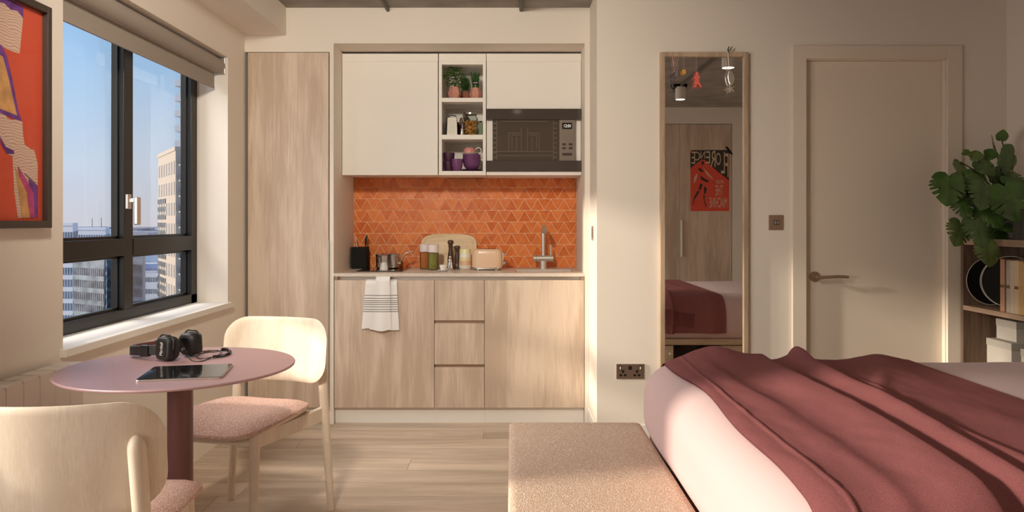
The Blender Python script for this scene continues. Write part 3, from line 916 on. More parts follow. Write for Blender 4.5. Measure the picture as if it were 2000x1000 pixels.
def herb_pot(label, x, y, w, h, pm, kind, tagtxt, rot, tall):
    z = SH[0]
    t = thing('herb_pot', label, 'plant pot', (x, y, z), group=None)
    pot_facet(x, y, z, w, h, 6, rot).build('pot', pm, t)
    MB().lathe([(w * 0.28, h * 0.86), (w * 0.27, h * 0.9)], (x, y, z), 12).build('soil', 'soil', t)
    mb = MB()
    if kind == 'basil':
        for i in range(150):
            a = rh.uniform(0, 2 * PI); q = rh.random()
            rr = 0.055 * math.sqrt(rh.random()) * (0.5 + 0.7 * math.sin(PI * min(1, q + 0.15)))
            p = Vector((x + rr * math.cos(a), y + rr * 0.8 * math.sin(a), z + h + 0.005 + q * tall))
            small_leaf(mb, p, (math.cos(a), math.sin(a), rh.uniform(-0.5, 0.4)), rh.uniform(0.018, 0.03), 0.018)
        for i in range(12):
            a = rh.uniform(0, 2 * PI)
            mb.cyl((x, y, z + h * 0.85), (x + 0.03 * math.cos(a), y + 0.03 * math.sin(a), z + h + tall * 0.7), 0.0012, n=5)
        mb.build('foliage', 'herb', t, kind='stuff', fixn=False)
    else:
        for i in range(150):
            a = rh.uniform(0, 2 * PI); r0 = w * 0.25 * math.sqrt(rh.random()); b = rh.uniform(0, 2 * PI)
            l = rh.uniform(0.6, 1.0) * tall; k_ = rh.uniform(0.1, 0.32) * l
            p0 = Vector((x + r0 * math.cos(a), y + r0 * math.sin(a), z + h * 0.88))
            p1 = p0 + Vector((k_ * 0.4 * math.cos(b), k_ * 0.4 * math.sin(b), l * 0.6)); p2 = p0 + Vector((k_ * math.cos(b), k_ * math.sin(b), l))
            mb.tube([p0, p1, p2], [0.0014, 0.0012, 0.0004], 4)
        mb.build('foliage', 'chive', t, kind='stuff', fixn=False)
    if tagtxt:
        txt, tx, tz = tagtxt
        yl = y - w * 0.30
        MB().cyl((tx, yl, z + h * 0.8), (tx, yl, tz), 0.0014, n=6).build('label_stick', 'cream', t)
        lb = box(tx - 0.018, tx + 0.018, yl - 0.003, yl - 0.001, tz - 0.012, tz + 0.012).build('plant_label', 'matblack', t)
        mb = MB()
        add_text(mb, txt, lambda u, v: Vector((tx - 0.014 + 0.028 * u, yl - 0.0036, tz - 0.005 + 0.010 * v)))
        mb.build('lettering', 'white_ink', lb, fixn=False)
herb_pot('pink faceted pot of bushy basil with a black name tag', -0.363, 4.70, 0.088, 0.083, 'terracotta', 'basil', ('BASIL', -0.369, SH[0] + 0.138), 0.26, 0.115)
herb_pot('brick-brown pot of dark chives behind the two pink pots', -0.303, 4.82, 0.085, 0.075, 'terradark', 'chive', None, 0.1, 0.125)
herb_pot('small peach faceted pot of chives with black tag, right side', -0.231, 4.70, 0.082, 0.076, 'terracotta', 'chive', ('CHIVES', -0.231, SH[0] + 0.105), 0.0, 0.120)

z = SH[1]
t = thing('box_grater', 'steel box grater on the middle open shelf', 'grater', (-0.376, 4.68, z))
mb = MB()
q = [(-0.034, -0.024), (0.034, -0.024), (0.034, 0.024), (-0.034, 0.024)]
mb.add([Vector((-0.376 + a, 4.68 + b, z)) for a, b in q] + [Vector((-0.376 + a * 0.86, 4.68 + b * 0.7, z + 0.115)) for a, b in q], [(3, 2, 1, 0), (4, 5, 6, 7), (0, 1, 5, 4), (1, 2, 6, 5), (2, 3, 7, 6), (3, 0, 4, 7)])
mb.build('body', mat('grater_steel', (0.42, 0.39, 0.34), 0.5, 0.6), t, bevel=0.002)
mb = MB()
for i in range(8):
    for j in range(13):
        zz = z + 0.012 + j * 0.0072
        mb.box(-0.376 - 0.0245 + i * 0.0068 + (0.0017 if j % 2 else -0.0017), -0.376 - 0.0215 + i * 0.0068 + (0.0017 if j % 2 else -0.0017), 4.656 + (zz - z) * 0.0626 - 0.0016, 4.657 + (zz - z) * 0.0626, zz, zz + 0.003)
mb.build('grating_holes', 'ovenpanel', t, kind='stuff')
MB().tube([(-0.400, 4.68, z + 0.114), (-0.397, 4.68, z + 0.126), (-0.376, 4.68, z + 0.130), (-0.355, 4.68, z + 0.126), (-0.352, 4.68, z + 0.114)], 0.0035, 8).build('handle', 'black', t, smooth=60)
t = thing('baking_tray', 'thin dark tray standing upright behind the grater', 'tray', (-0.41, 4.78, z))
box(-0.426, -0.342, 4.80, 4.806, z, z + 0.10).build('sheet', 'matblack', t)
mb = MB()
mb.box(-0.428, -0.340, 4.790, 4.806, z + 0.094, z + 0.102).box(-0.428, -0.420, 4.79, 4.806, z, z + 0.1).box(-0.348, -0.340, 4.79, 4.806, z, z + 0.1)
mb.build('rim', 'black', t, bevel=0.002)
t = thing('wooden_spoon_pot', 'dark pot holding brown wooden spoons behind the pasta jar', 'utensil pot', (-0.318, 4.80, z))
MB().lathe([(0.028, 0), (0.03, 0.085), (0.027, 0.085), (0.025, 0.01)], (-0.318, 4.80, z), 20).build('pot', 'purpledark', t, smooth=40)
for i, (dx, hh, w_) in enumerate(((-0.010, 0.135, 0.012), (0.012, 0.168, 0.013), (0.022, 0.155, 0.010))):
    s = MB().cyl((-0.318 + dx * 0.5, 4.80, z + 0.02), (-0.318 + dx, 4.80, z + hh - 0.03), 0.004)
    s.ball((-0.318 + dx, 4.80, z + hh - 0.028), 0.028, 12, (w_ / 0.028, 0.2, 1))
    s.build('spoon', 'brown', t, smooth=60)
t = thing('pasta_jar', 'glass clip-top jar filled with golden pasta', 'jar', (-0.262, 4.70, z))
MB().lathe([(0.043, 0), (0.046, 0.006), (0.046, 0.112), (0.036, 0.128), (0.036, 0.134), (0.034, 0.134), (0.034, 0.128), (0.044, 0.111), (0.044, 0.006)], (-0.262, 4.70, z), 28).build('glass_body', 'clear', t, smooth=60)
mb = MB(); rp_ = random.Random(5)
for i in range(150):
    a = rp_.uniform(0, 2 * PI); r_ = 0.038 * math.sqrt(rp_.random()); zz = z + 0.012 + rp_.random() * 0.085
    c = Vector((-0.262 + r_ * math.cos(a), 4.70 + r_ * math.sin(a), zz)); d = Vector((rp_.uniform(-1, 1), rp_.uniform(-1, 1), rp_.uniform(-1, 1))).normalized() * 0.008
    mb.cyl(c - d, c + d, 0.0034, n=5)
mb.build('pasta', mat('golden_pasta', (0.66, 0.30, 0.06), 0.6, var=0.5, vscale=40), t, kind='stuff')
lid = MB().lathe([(0.037, 0.134), (0.042, 0.136), (0.042, 0.146), (0.03, 0.150)], (-0.262, 4.70, z), 24).build('lid', 'steel', t, smooth=40)
MB().lathe([(0.004, 0.149), (0.009, 0.153), (0.006, 0.160), (0.001, 0.162)], (-0.262, 4.70, z), 14).build('knob', 'steel', lid, smooth=60)
MB().tube([(-0.306, 4.70, z + 0.146), (-0.309, 4.685, z + 0.125), (-0.306, 4.665, z + 0.112)], 0.002, 6).build('clip', 'steel', lid, smooth=60)
t = thing('salt_shaker', 'tiny steel salt shaker in front of the pasta jar', 'shaker', (-0.313, 4.66, z))
MB().lathe([(0.014, 0), (0.015, 0.004), (0.011, 0.034)], (-0.313, 4.66, z), 16).build('body', 'chrome', t, smooth=40)
MB().lathe([(0.0115, 0.034), (0.012, 0.040), (0.008, 0.046), (0.001, 0.047)], (-0.313, 4.66, z), 16).build('cap', 'steel', t, smooth=40)
t = thing('olive_oil_tin', 'slim green oil tin at the right end of the middle shelf', 'tin', (-0.198, 4.74, z))
box(-0.212, -0.186, 4.70, 4.79, z, z + 0.09).build('body', mat('green_tin', (0.06, 0.11, 0.025), 0.45), t, bevel=0.003)
MB().cyl((-0.199, 4.745, z + 0.09), (-0.199, 4.745, z + 0.102), 0.008).build('cap', 'matblack', t)

z = SH[2]
def cup_prof(r, h, th=0.003):
    return [(r * 0.55, 0), (r * 0.68, h * 0.06), (r * 0.90, h * 0.45), (r, h), (r - th, h), (r * 0.87, h * 0.45), (r * 0.62, h * 0.12)]
def cup(label, x, y, zz, r, h, m, group):
    o = MB().lathe(cup_prof(r, h), (x, y, zz), 28).build('cup', m, smooth=50)
    return tag(o, label, 'cup', group)
cup('dark aubergine cup, lower one of the stacked pair', -0.402, 4.715, z, 0.036, 0.066, 'purpledark', 'purple cups on the bottom open shelf')
cup('dark aubergine cup stacked on top of its twin', -0.400, 4.715, z + 0.056, 0.037, 0.066, 'purpledark', 'purple cups on the bottom open shelf')
cup('bright purple cup standing in front of the stacked pair', -0.344, 4.665, z, 0.0365, 0.078, 'purple', 'purple cups on the bottom open shelf')
for i in range(2):
    o = MB().lathe([(0.05, 0), (0.062, 0.004), (0.066, 0.008), (0.064, 0.0085), (0.05, 0.004)], (-0.255, 4.72, z + i * 0.0075), 32).build('dinner_plate', 'purpledark', smooth=40)
    tag(o, ['dark side plate at the very bottom under the bowls', 'dark side plate directly beneath the purple bowls'][i], 'plate', 'dark plates on the bottom open shelf')
zz = z + 0.0165
for i, (h, off) in enumerate(((0.058, 0), (0.058, 0.018), (0.058, 0.036))):
    o = MB().lathe([(0.03, 0), (0.034, 0.003), (0.050, 0.022), (0.0585, h), (0.0555, h), (0.047, 0.024), (0.03, 0.0055)], (-0.257, 4.72, zz + off), 32).build('bowl', 'purple', smooth=50)
    tag(o, ['purple bowl at the bottom of the stack of three', 'middle bowl of the purple stack of three', 'purple bowl on top of the stack, beneath the cream saucer'][i], 'bowl', 'purple bowls on the bottom open shelf')
zz += 0.036 + 0.058
o = MB().lathe([(0.03, 0), (0.046, 0.006), (0.051, 0.011), (0.049, 0.012), (0.03, 0.005)], (-0.262, 4.72, zz - 0.002), 32).build('saucer', 'cream', smooth=50)
tag(o, 'cream saucer lying on the stack of purple bowls', 'saucer')
t = thing('mug', 'pink mug with a cream handle resting upside down on the saucer', 'mug', (-0.27, 4.72, zz + 0.004))
MB().lathe([(0.040, 0), (0.042, 0.003), (0.037, 0.030), (0.022, 0.042), (0.010, 0.044)], (-0.27, 4.72, zz + 0.004), 28).build('body', 'pinkglaze', t, smooth=60)
MB().tube(spline([Vector(q) for q in ((-0.236, 4.72, zz + 0.030), (-0.216, 4.72, zz + 0.045), (-0.200, 4.72, zz + 0.039), (-0.196, 4.72, zz + 0.022), (-0.206, 4.72, zz + 0.008), (-0.231, 4.72, zz + 0.008))], 5), 0.0035, 8).build('handle', 'cream', t, smooth=60)

# ------------------------------------------------------------------ items on the worktop
ZW = 0.894
t = thing('utensil_holder', 'square black utensil holder in the left corner of the worktop', 'utensil holder', (-0.995, 4.86, ZW))
mb = MB(); x, y = -0.995, 4.87
mb.box(x - 0.05, x + 0.05, y - 0.045, y + 0.045, ZW, ZW + 0.006)
mb.box(x - 0.05, x + 0.05, y - 0.045, y - 0.041, ZW + 0.006, ZW + 0.14).box(x - 0.05, x + 0.05, y + 0.041, y + 0.045, ZW + 0.006, ZW + 0.14)
mb.box(x - 0.05, x - 0.046, y - 0.041, y + 0.041, ZW + 0.006, ZW + 0.14).box(x + 0.046, x + 0.05, y - 0.041, y + 0.041, ZW + 0.006, ZW + 0.14)
mb.build('holder', 'matblack', t, bevel=0.0015)
MB().tube([(x - 0.005, y, ZW + 0.01), (x - 0.020, y, ZW + 0.14), (x - 0.036, y + 0.01, ZW + 0.205)], [0.003, 0.003, 0.006], 8).build('utensil', 'string', t, smooth=60)
MB().tube([(x + 0.02, y, ZW + 0.01), (x + 0.034, y, ZW + 0.15), (x + 0.037, y, ZW + 0.19), (x + 0.043, y, ZW + 0.22)], [0.003, 0.004, 0.009, 0.004], 8).build('utensil', 'black', t, smooth=60)

tag(box(-0.95, -0.668, 4.53, 4.93, ZW, ZW + 0.006).build('hob', mat('hob_glass', (0.03, 0.026, 0.024), 0.08, spec=0.6), bevel=0.002), 'black glass hob set on the left of the worktop', 'hob')
ZH = ZW + 0.006
t = thing('saucepan', 'stainless saucepan with a raised handle on the hob', 'saucepan', (-0.803, 4.80, ZH))
MB().lathe([(0.066, 0), (0.074, 0.006), (0.0765, 0.088), (0.0785, 0.092), (0.0735, 0.09), (0.072, 0.006)], (-0.803, 4.80, ZH), 36).build('pan', 'chrome', t, smooth=50)
MB().tube([(-0.722, 4.78, ZH + 0.038), (-0.712, 4.775, ZH + 0.050), (-0.703, 4.77, ZH + 0.082), (-0.680, 4.765, ZH + 0.098), (-0.636, 4.76, ZH + 0.110)], [0.008, 0.006, 0.005, 0.005, 0.005], 8).build('handle', 'chrome', t, smooth=60)
MB().box(-0.735, -0.714, 4.767, 4.79, ZH + 0.025, ZH + 0.04).build('bracket', 'chrome', t, bevel=0.003)
t = thing('moka_pot', 'small aluminium moka pot in front of the saucepan', 'coffee pot', (-0.803, 4.655, ZH))
mt = Matrix.Rotation(0.3, 3, 'Z')
MB().lathe([(0.027, 0), (0.0265, 0.008), (0.018, 0.044)], (-0.803, 4.655, ZH), 8, mt).build('boiler', 'porcelain', t)
MB().lathe([(0.019, 0.044), (0.019, 0.049), (0.024, 0.085), (0.020, 0.087)], (-0.803, 4.655, ZH), 8, mt).build('jug', 'alu', t)
lid = MB().lathe([(0.024, 0.086), (0.020, 0.091), (0.004, 0.097)], (-0.803, 4.655, ZH), 8, mt).build('lid', 'alu', t)
MB().ball((-0.803, 4.655, ZH + 0.101), 0.0055, 10).build('knob', 'red', lid, smooth=180)
MB().tube([(-0.825, 4.655, ZH + 0.083), (-0.842, 4.655, ZH + 0.084), (-0.846, 4.655, ZH + 0.072), (-0.838, 4.655, ZH + 0.042)], [0.004, 0.0045, 0.0045, 0.003], 8).build('handle', 'black', t, smooth=60)

t = thing('chopping_board', 'pale wooden chopping board leaning against the orange tiles', 'chopping board', (-0.42, 4.925, ZW))
ol = []
for i in range(64):
    a = 2 * PI * i / 64
    c_, s_ = math.cos(a), math.sin(a)
    ol.append((0.186 * math.copysign(abs(c_) ** 0.62, c_) * (1 - 0.05 * s_), 0.112 + 0.112 * math.copysign(abs(s_) ** 0.36, s_)))
def tb(x, y, s): return Vector((-0.42 + x, 4.920 + 0.16 * y, ZW + 0.002 + y))
def gr(x, y, s): return Vector((-0.42 + x, 4.905 + 0.16 * y + (0.0025 if 0.86 < s < 0.90 else 0), ZW + y))
MB().shell(ol, gr, tb, (1, 0.99, 0.905, 0.895, 0.865, 0.855, 0.5)).build('board', 'beech', t, smooth=35)

def spice(label, x, y, m, nm):
    t = thing('spice_jar', label, 'spice jar', (x, y, ZW), group='spice jars on the worktop')
    MB().lathe([(0.031, 0), (0.034, 0.004), (0.034, 0.112), (0.032, 0.112), (0.032, 0.006)], (x, y, ZW), 26).build('glass_body', 'clear', t, smooth=50)
    MB().lathe([(0.0305, 0.006), (0.0312, 0.008), (0.0312, 0.104), (0.028, 0.107)], (x, y, ZW), 22).build(nm, m, t, smooth=50)
    MB().lathe([(0.035, 0.113), (0.035, 0.156), (0.033, 0.160)], (x, y, ZW), 26).build('lid', 'pastel', t, smooth=40)
spice('glass spice jar of orange paprika with lilac lid', -0.562, 4.80, 'paprika', 'spice')
spice('glass jar of green dried herbs with lilac lid', -0.500, 4.715, 'dryherb', 'herbs')
def mill(label, x, y, h):
    t = thing('pepper_mill', label, 'pepper mill', (x, y, ZW), group='pepper mills')
    p = [(0.020, 0), (0.021, 0.01), (0.020, 0.03), (0.0175, 0.034), (0.0195, 0.045), (0.020, 0.07), (0.013, h * 0.66), (0.012, h * 0.74), (0.0155, h * 0.77), (0.0155, h * 0.80)]
    MB().lathe(p, (x, y, ZW), 22).build('body', 'darkwood', t, smooth=60)
    MB().lathe([(0.012, h * 0.80), (0.013, h * 0.82), (0.0195, h * 0.88), (0.0205, h * 0.94), (0.016, h * 0.985), (0.004, h)], (x, y, ZW), 22).build('head', 'darkwood', t, smooth=60)
mill('tall dark turned wooden pepper mill before the chopping board', -0.397, 4.80, 0.188)
mill('shorter dark turned wooden pepper mill beside the tall one', -0.353, 4.79, 0.152)
t = thing('chrome_grinder', 'small chrome spice grinder standing before the tall mill', 'grinder', (-0.392, 4.69, ZW))
MB().lathe([(0.019, 0), (0.021, 0.006), (0.017, 0.03), (0.014, 0.052)], (-0.392, 4.69, ZW), 20).build('body', 'chrome', t, smooth=50)
MB().lathe([(0.011, 0.052), (0.013, 0.060), (0.010, 0.070), (0.005, 0.074), (0.009, 0.080), (0.007, 0.087), (0.001, 0.089)], (-0.392, 4.69, ZW), 20).build('cap', 'chrome', t, smooth=50)
pm = band_mat('pastel_bands', (0.86, 0.80, 0.72), [(0.10, 0.135, (0.86, 0.80, 0.45)), (0.075, 0.10, (0.86, 0.83, 0.76)), (0.055, 0.078, (0.84, 0.72, 0.40)), (0.026, 0.056, (0.80, 0.52, 0.33))], 'Z', 0.35)
o = MB().lathe([(0.034, 0), (0.040, 0.006), (0.042, 0.025), (0.039, 0.07), (0.036, 0.125), (0.034, 0.13), (0.032, 0.126), (0.035, 0.07), (0.036, 0.02)], (-0.300, 4.78, ZW), 30).build('tumbler', pm, smooth=50)
tag(o, 'pastel banded ceramic tumbler between pepper mill and toaster', 'tumbler')

t = thing('toaster', 'peach rounded two-slice toaster on a chrome base', 'toaster', (-0.153, 4.72, ZW))
ol = rrect(0.192, 0.12, 0.045, 8, -0.157, 4.715)
def t_top(x, y, s): return Vector((x, y, ZW + 0.018 + 0.112 * (1 - max(0, (s - 0.55) / 0.45) ** 4) + 0.002))
def sides(mb, rings):
    n = len(ol); vs = []; fs = []
    cx, cy = -0.157, 4.715
    for (q, z_) in rings:
        vs += [Vector((cx + (x - cx) * q, cy + (y - cy) * q, ZW + z_)) for x, y in ol]
    for i in range(len(rings) - 1):
        for k in range(n):
            fs.append((i * n + k, i * n + (k + 1) % n, (i + 1) * n + (k + 1) % n, (i + 1) * n + k))
    fs.append(tuple(range(n - 1, -1, -1))); fs.append(tuple((len(rings) - 1) * n + k for k in range(n)))
    mb.add(vs, fs)
mb = MB(); sides(mb, [(0.98, 0.018), (1, 0.024), (1.0, 0.075), (0.985, 0.105), (0.94, 0.122), (0.86, 0.131), (0.7, 0.134)])
mb.build('body', 'toaster', t, smooth=40)
mb = MB(); sides(mb, [(0.93, 0.006), (0.96, 0.008), (0.96, 0.018)])
mb.build('base', 'chrome', t, smooth=40)
for (fx, fy) in ((-0.215, 4.675), (-0.1, 4.675), (-0.215, 4.755), (-0.1, 4.755)):
    MB().cyl((fx, fy, ZW), (fx, fy, ZW + 0.007), 0.007, n=12).build('foot', 'chrome', t, smooth=40)
for yy_ in (4.69, 4.735):
    box(-0.215, -0.10, yy_ - 0.012, yy_ + 0.012, ZW + 0.128, ZW + 0.1345).build('slot', 'matblack', t, bevel=0.002)
MB().box(-0.062, -0.056, 4.70, 4.73, ZW + 0.03, ZW + 0.11).build('lever_plate', 'chrome', t, bevel=0.002)
MB().cyl((-0.058, 4.715, ZW + 0.10), (-0.040, 4.715, ZW + 0.10), 0.008).build('lever', 'chrome', t, smooth=40)
MB().cyl((-0.058, 4.70, ZW + 0.046), (-0.040, 4.70, ZW + 0.046), 0.011).build('dial', 'chrome', t, smooth=40)

o = MB().lathe([(0.018, 0), (0.03, 0.003), (0.038, 0.006), (0.037, 0.0075), (0.018, 0.004)], (-0.427, 4.60, ZW), 30).build('saucer', 'porcelain', smooth=50)
tag(o, 'white saucer under the espresso cup at the worktop front', 'saucer')
t = thing('espresso_cup', 'small white espresso cup on a saucer at the worktop front', 'cup', (-0.427, 4.60, ZW + 0.005))
MB().lathe([(0.013, 0), (0.016, 0.003), (0.021, 0.02), (0.0225, 0.034), (0.0205, 0.034), (0.018, 0.018), (0.012, 0.004)], (-0.427, 4.60, ZW + 0.0045), 24).build('body', 'porcelain', t, smooth=50)
MB().tube([(-0.406, 4.60, ZW + 0.033), (-0.395, 4.60, ZW + 0.033), (-0.393, 4.60, ZW + 0.022), (-0.400, 4.60, ZW + 0.013), (-0.409, 4.60, ZW + 0.013)], 0.0022, 6).build('handle', 'porcelain', t, smooth=60)

# faucet
fx, fy = 0.204, 4.86
fm = mat('satin_nickel', (0.66, 0.62, 0.56), 0.38, 0.75)
t = thing('kitchen_tap', 'satin steel kitchen tap with a side lever behind the sink', 'tap', (fx, fy, ZW))
MB().cyl((fx, fy, ZW), (fx, fy, ZW + 0.05), 0.0235, n=24).build('base', fm, t, smooth=40)
MB().cyl((fx - 0.064, fy, ZW + 0.066), (fx + 0.066, fy, ZW + 0.066), 0.0225, n=24).build('mixer_body', fm, t, smooth=40)
MB().cyl((fx - 0.046, fy, ZW + 0.066), (fx - 0.044, fy, ZW + 0.066), 0.0228, n=24).build('joint_ring', 'ovenwire', t, smooth=40)
MB().cyl((fx + 0.050, fy, ZW + 0.08), (fx + 0.050, fy, ZW + 0.152), 0.0055, n=12).build('lever', fm, t, smooth=40)
pts = [(fx, fy, ZW + 0.08), (fx, fy, ZW + 0.235)] + [(fx, fy - 0.05 + 0.05 * math.cos(a), ZW + 0.24 + 0.035 * math.sin(a)) for a in [i * PI / 2 / 5 for i in range(6)]] + [(fx, fy - 0.12, ZW + 0.272), (fx, fy - 0.16, ZW + 0.262), (fx, fy - 0.175, ZW + 0.24)]
MB().tube(pts, [0.0125] * (len(pts) - 3) + [0.013, 0.015, 0.016], 16).build('spout', fm, t, smooth=60)

# tea towel over the rail
t = thing('tea_towel', 'white tea towel with grey stripes hanging from the cabinet rail', 'tea towel', (-0.777, 4.39, 0.56))
bands = []
for zt_ in (0.762, 0.745, 0.731, 0.720, 0.709, 0.695, 0.680, 0.667):
    bands.append((zt_ - 0.56, zt_ - 0.56 + 0.0045, (0.20, 0.19, 0.19)))
tm = band_mat('towel_cotton', (0.84, 0.82, 0.79), bands, 'Z', 0.95)
def towel(xt0, xt1, xb0, xb1, zt, zb, yoff, ph, thick=0.003, amp=0.008):
    def fn(u, v, d):
        z_ = zt + (zb + 0.006 * math.sin(u * 5 + ph) - zt) * v
        x = (xt0 + (xt1 - xt0) * u) * (1 - v) + (xb0 + (xb1 - xb0) * u) * v
        y = D1 - 0.004 - yoff - amp * (0.35 + 0.65 * v) * (0.5 + 0.5 * math.sin(u * 8.5 + ph + 0.8 * v)) - d
        if v < 0.06: y += 0.02 * (1 - v / 0.06)
        return Vector((x, y, z_))
    mb = MB()
    mb.grid(lambda u, v: fn(u, v, thick), 40, 40)
    mb.grid(lambda u, v: fn(u, v, 0), 40, 40)
    return mb
towel(-0.864, -0.682, -0.889, -0.667, 0.856, 0.564, 0.000, 0.4).build('cloth', tm, t, smooth=60)
towel(-0.803, -0.722, -0.842, -0.715, 0.875, 0.560, 0.012, 2.0, amp=0.006).build('cloth_fold', tm, t, smooth=60)

# ================================================================== MIRROR WALL
YM = D2
def V(px, py, Y=D2): return ((px - 1000) * Y / F, CZ + (HY - py) * Y / F)
mx0, mz1 = V(1288, 104); mx1 = V(1458.5, 0)[0]; mz0 = 0.22
t = thing('wall_mirror', 'tall wall mirror in a thin oak frame beside the door', 'mirror', ((mx0 + mx1) / 2, D2, mz0))
fw = 0.0245
mb = MB()
mb.box(mx0, mx0 + fw, YM - 0.03, YM, mz0, mz1); mb.box(mx1 - fw, mx1, YM - 0.03, YM, mz0, mz1)
mb.box(mx0 + fw, mx1 - fw, YM - 0.03, YM, mz1 - fw, mz1); mb.box(mx0 + fw, mx1 - fw, YM - 0.03, YM, mz0, mz0 + fw)
mb.build('frame', 'oakm', t, bevel=0.0015)
box(mx0 + fw, mx1 - fw, YM - 0.016, YM - 0.004, mz0 + fw, mz1 - fw).build('mirror_glass', 'mirror', t)

# ornaments hanging from the mirror frame
YO = D2 - 0.036
def W_(px, py): return Vector((V(px, py, YO)[0], YO, V(px, py, YO)[1]))
def flat(poly, th=0.008, y=YO):
    pts = [(V(a, b, y)[0], V(a, b, y)[1]) for a, b in poly]
    return MB().prism(pts, lambda a, b: Vector((a, y - th / 2, b)), lambda a, b: Vector((a, y + th / 2, b)))
def zp(pts): return [(1290 + a * 0.13, 80 + b * 0.13) for a, b in pts]
def hang(px, py0, py1, t, m='string', r=0.0008, n='string'):
    a = W_(px, py0); b = W_(px, py1)
    return MB().tube([a + Vector((0, 0.004, 0)), (a + b) / 2, b], r, 5).build(n, m, t)
t = thing('doll_ornament', 'coral felt doll hanging on a string from the mirror top', 'ornament', W_(1361, 171))
flat(zp([(535, 462), (560, 462), (575, 485), (570, 515), (590, 535), (598, 560), (578, 572), (590, 630), (605, 650), (605, 665), (625, 680), (618, 696), (590, 695), (580, 660), (545, 655), (540, 695), (508, 697), (505, 682), (525, 662), (505, 648), (512, 620), (525, 570), (500, 560), (500, 540), (525, 525), (528, 495)])).build('body', 'felt', t, bevel=0.002)
hang(1361, 110, 140.5, t)
t = thing('tag_ornament', 'orange tag hanging between beads and doll on the mirror', 'ornament', W_(1336, 145))
flat(zp([(335, 430), (375, 430), (382, 450), (380, 490), (365, 503), (338, 500), (330, 480), (330, 445)]), 0.006).build('body', 'orange', t, bevel=0.0015)
hang(1336, 110, 136.5, t)
t = thing('bead_strings', 'tangle of pink bead strings with black hook at mirror top left', 'ornament', W_(1319, 172))
for (a, b, c) in ((1313, 1315.5, 128), (1317, 1316, 140), (1321, 1319, 150), (1325, 1322, 158)):
    mb = MB()
    for i in range(14):
        f = i / 13; p = W_(a + (b - a) * f + math.sin(i * 1.3) * 0.6, 110 + (c - 110) * f)
        mb.ball(p, 0.0024, 6)
    mb.build('bead_string', 'string', t)
MB().tube([W_(1320, 141), W_(1313, 146), W_(1312, 152), W_(1316, 160), W_(1323, 160), W_(1322, 150), W_(1318, 145)], 0.002, 6).build('loop', 'purpledark', t, smooth=60)
MB().tube([W_(1314, 162), W_(1314, 168), W_(1316, 170), W_(1321, 171)], 0.0045, 8).build('hook', 'black', t, smooth=60)
t = thing('star_ornament', 'silver star and moon charm hanging from a black peg at the mirror', 'ornament', W_(1426, 184))
MB().tube([W_(1423, 104), W_(1421.5, 97), W_(1424, 91)], 0.003, 6).tube([W_(1423, 100), W_(1427, 95), W_(1430, 91)], 0.0025, 6).build('peg', 'black', t, smooth=60)
MB().tube([W_(1422, 98), W_(1422.5, 115), W_(1424.5, 137)], 0.0024, 6).build('cord', 'cream', t)
flat(zp([(1040, 435), (1075, 455), (1095, 510), (1112, 565), (1098, 625), (1070, 670), (1035, 660), (1010, 600), (1000, 520), (1015, 455)]), 0.016).build('moon', 'silver', t, bevel=0.004)
mb = MB(); c = W_(1427, 173)
ro, ri = 0.030, 0.011
ring = []
for i in range(10):
    a = PI / 2 + i * PI / 5 + 0.25; r_ = ro if i % 2 == 0 else ri
    ring.append(c + Vector((r_ * math.cos(a), 0, r_ * math.sin(a))))
mb.add(ring + [c + Vector((0, -0.012, 0)), c + Vector((0, 0.010, 0))], [(i, (i + 1) % 10, 10) for i in range(10)] + [((i + 1) % 10, i, 11) for i in range(10)])
mb.build('star', 'silver', t)

# light switch and socket
t = thing('light_switch', 'square bronze light switch between mirror and door', 'switch', (V(1515, 0)[0], D2, V(0, 449)[1]))
a = V(1501, 449); b = V(1529, 420)
box(a[0], b[0], D2 - 0.007, D2, a[1], b[1]).build('plate', 'bronze', t, bevel=0.001)
a = V(1511, 439); b = V(1521, 430)
box(a[0], b[0], D2 - 0.009, D2 - 0.004, a[1], b[1]).build('switch_frame', 'black', t)
for (p, q) in ((1512, 1515.3), (1516.7, 1520)):
    a = V(p, 438); b = V(q, 431); box(a[0], b[0], D2 - 0.011, D2 - 0.004, a[1], b[1]).build('rocker', 'steel', t, bevel=0.001)
t = thing('wall_socket', 'brushed steel double socket low on the wall beside the bed', 'socket', (V(1230, 0)[0], D2, V(0, 740)[1]))
a = V(1203.5, 739.5); b = V(1258, 710.5)
box(a[0], b[0], D2 - 0.007, D2, a[1], b[1]).build('plate', 'steel', t, bevel=0.001)
def sq(px0, py0, px1, py1, nm, m, th=0.0085):
    a = V(px0, py1); b = V(px1, py0)
    return box(a[0], b[0], D2 - th, D2 - 0.004, a[1], b[1]).build(nm, m, t)
K = 0.07
for (x0, y0, x1, y1) in ((258, 340, 340, 460), (818, 340, 900, 460)):
    sq(1190 + x0 * K, 690 + y0 * K, 1190 + x1 * K, 690 + y1 * K, 'switch_frame', 'black')
    sq(1190 + (x0 + 22) * K, 690 + (y0 + 22) * K, 1190 + (x1 - 22) * K, 690 + (y1 - 18) * K, 'rocker', 'cream', 0.011)
sq(1190 + 528 * K, 690 + 350 * K, 1190 + 625 * K, 690 + 455 * K, 'usb_port', 'black')
for (x0, y0) in ((345, 460), (735, 460)): sq(1190 + x0 * K, 690 + y0 * K, 1190 + (x0 + 66) * K, 690 + (y0 + 78) * K, 'pin_hole', 'black')
for (x0, y0) in ((280, 575), (400, 575), (668, 575), (785, 575)): sq(1190 + x0 * K, 690 + y0 * K, 1190 + (x0 + 74) * K, 690 + (y0 + 58) * K, 'pin_hole', 'black')
t = thing('latch_plate', 'narrow steel latch plate on the white wall end beside the kitchen', 'latch', (0.458, 4.235, 1.095))
box(0.458, 0.461, 4.185, 4.285, 1.093, 1.176).build('plate', 'steel', t, bevel=0.001)
box(0.457, 0.4605, 4.21, 4.26, 1.108, 1.160).build('recess', 'ovenwire', t)

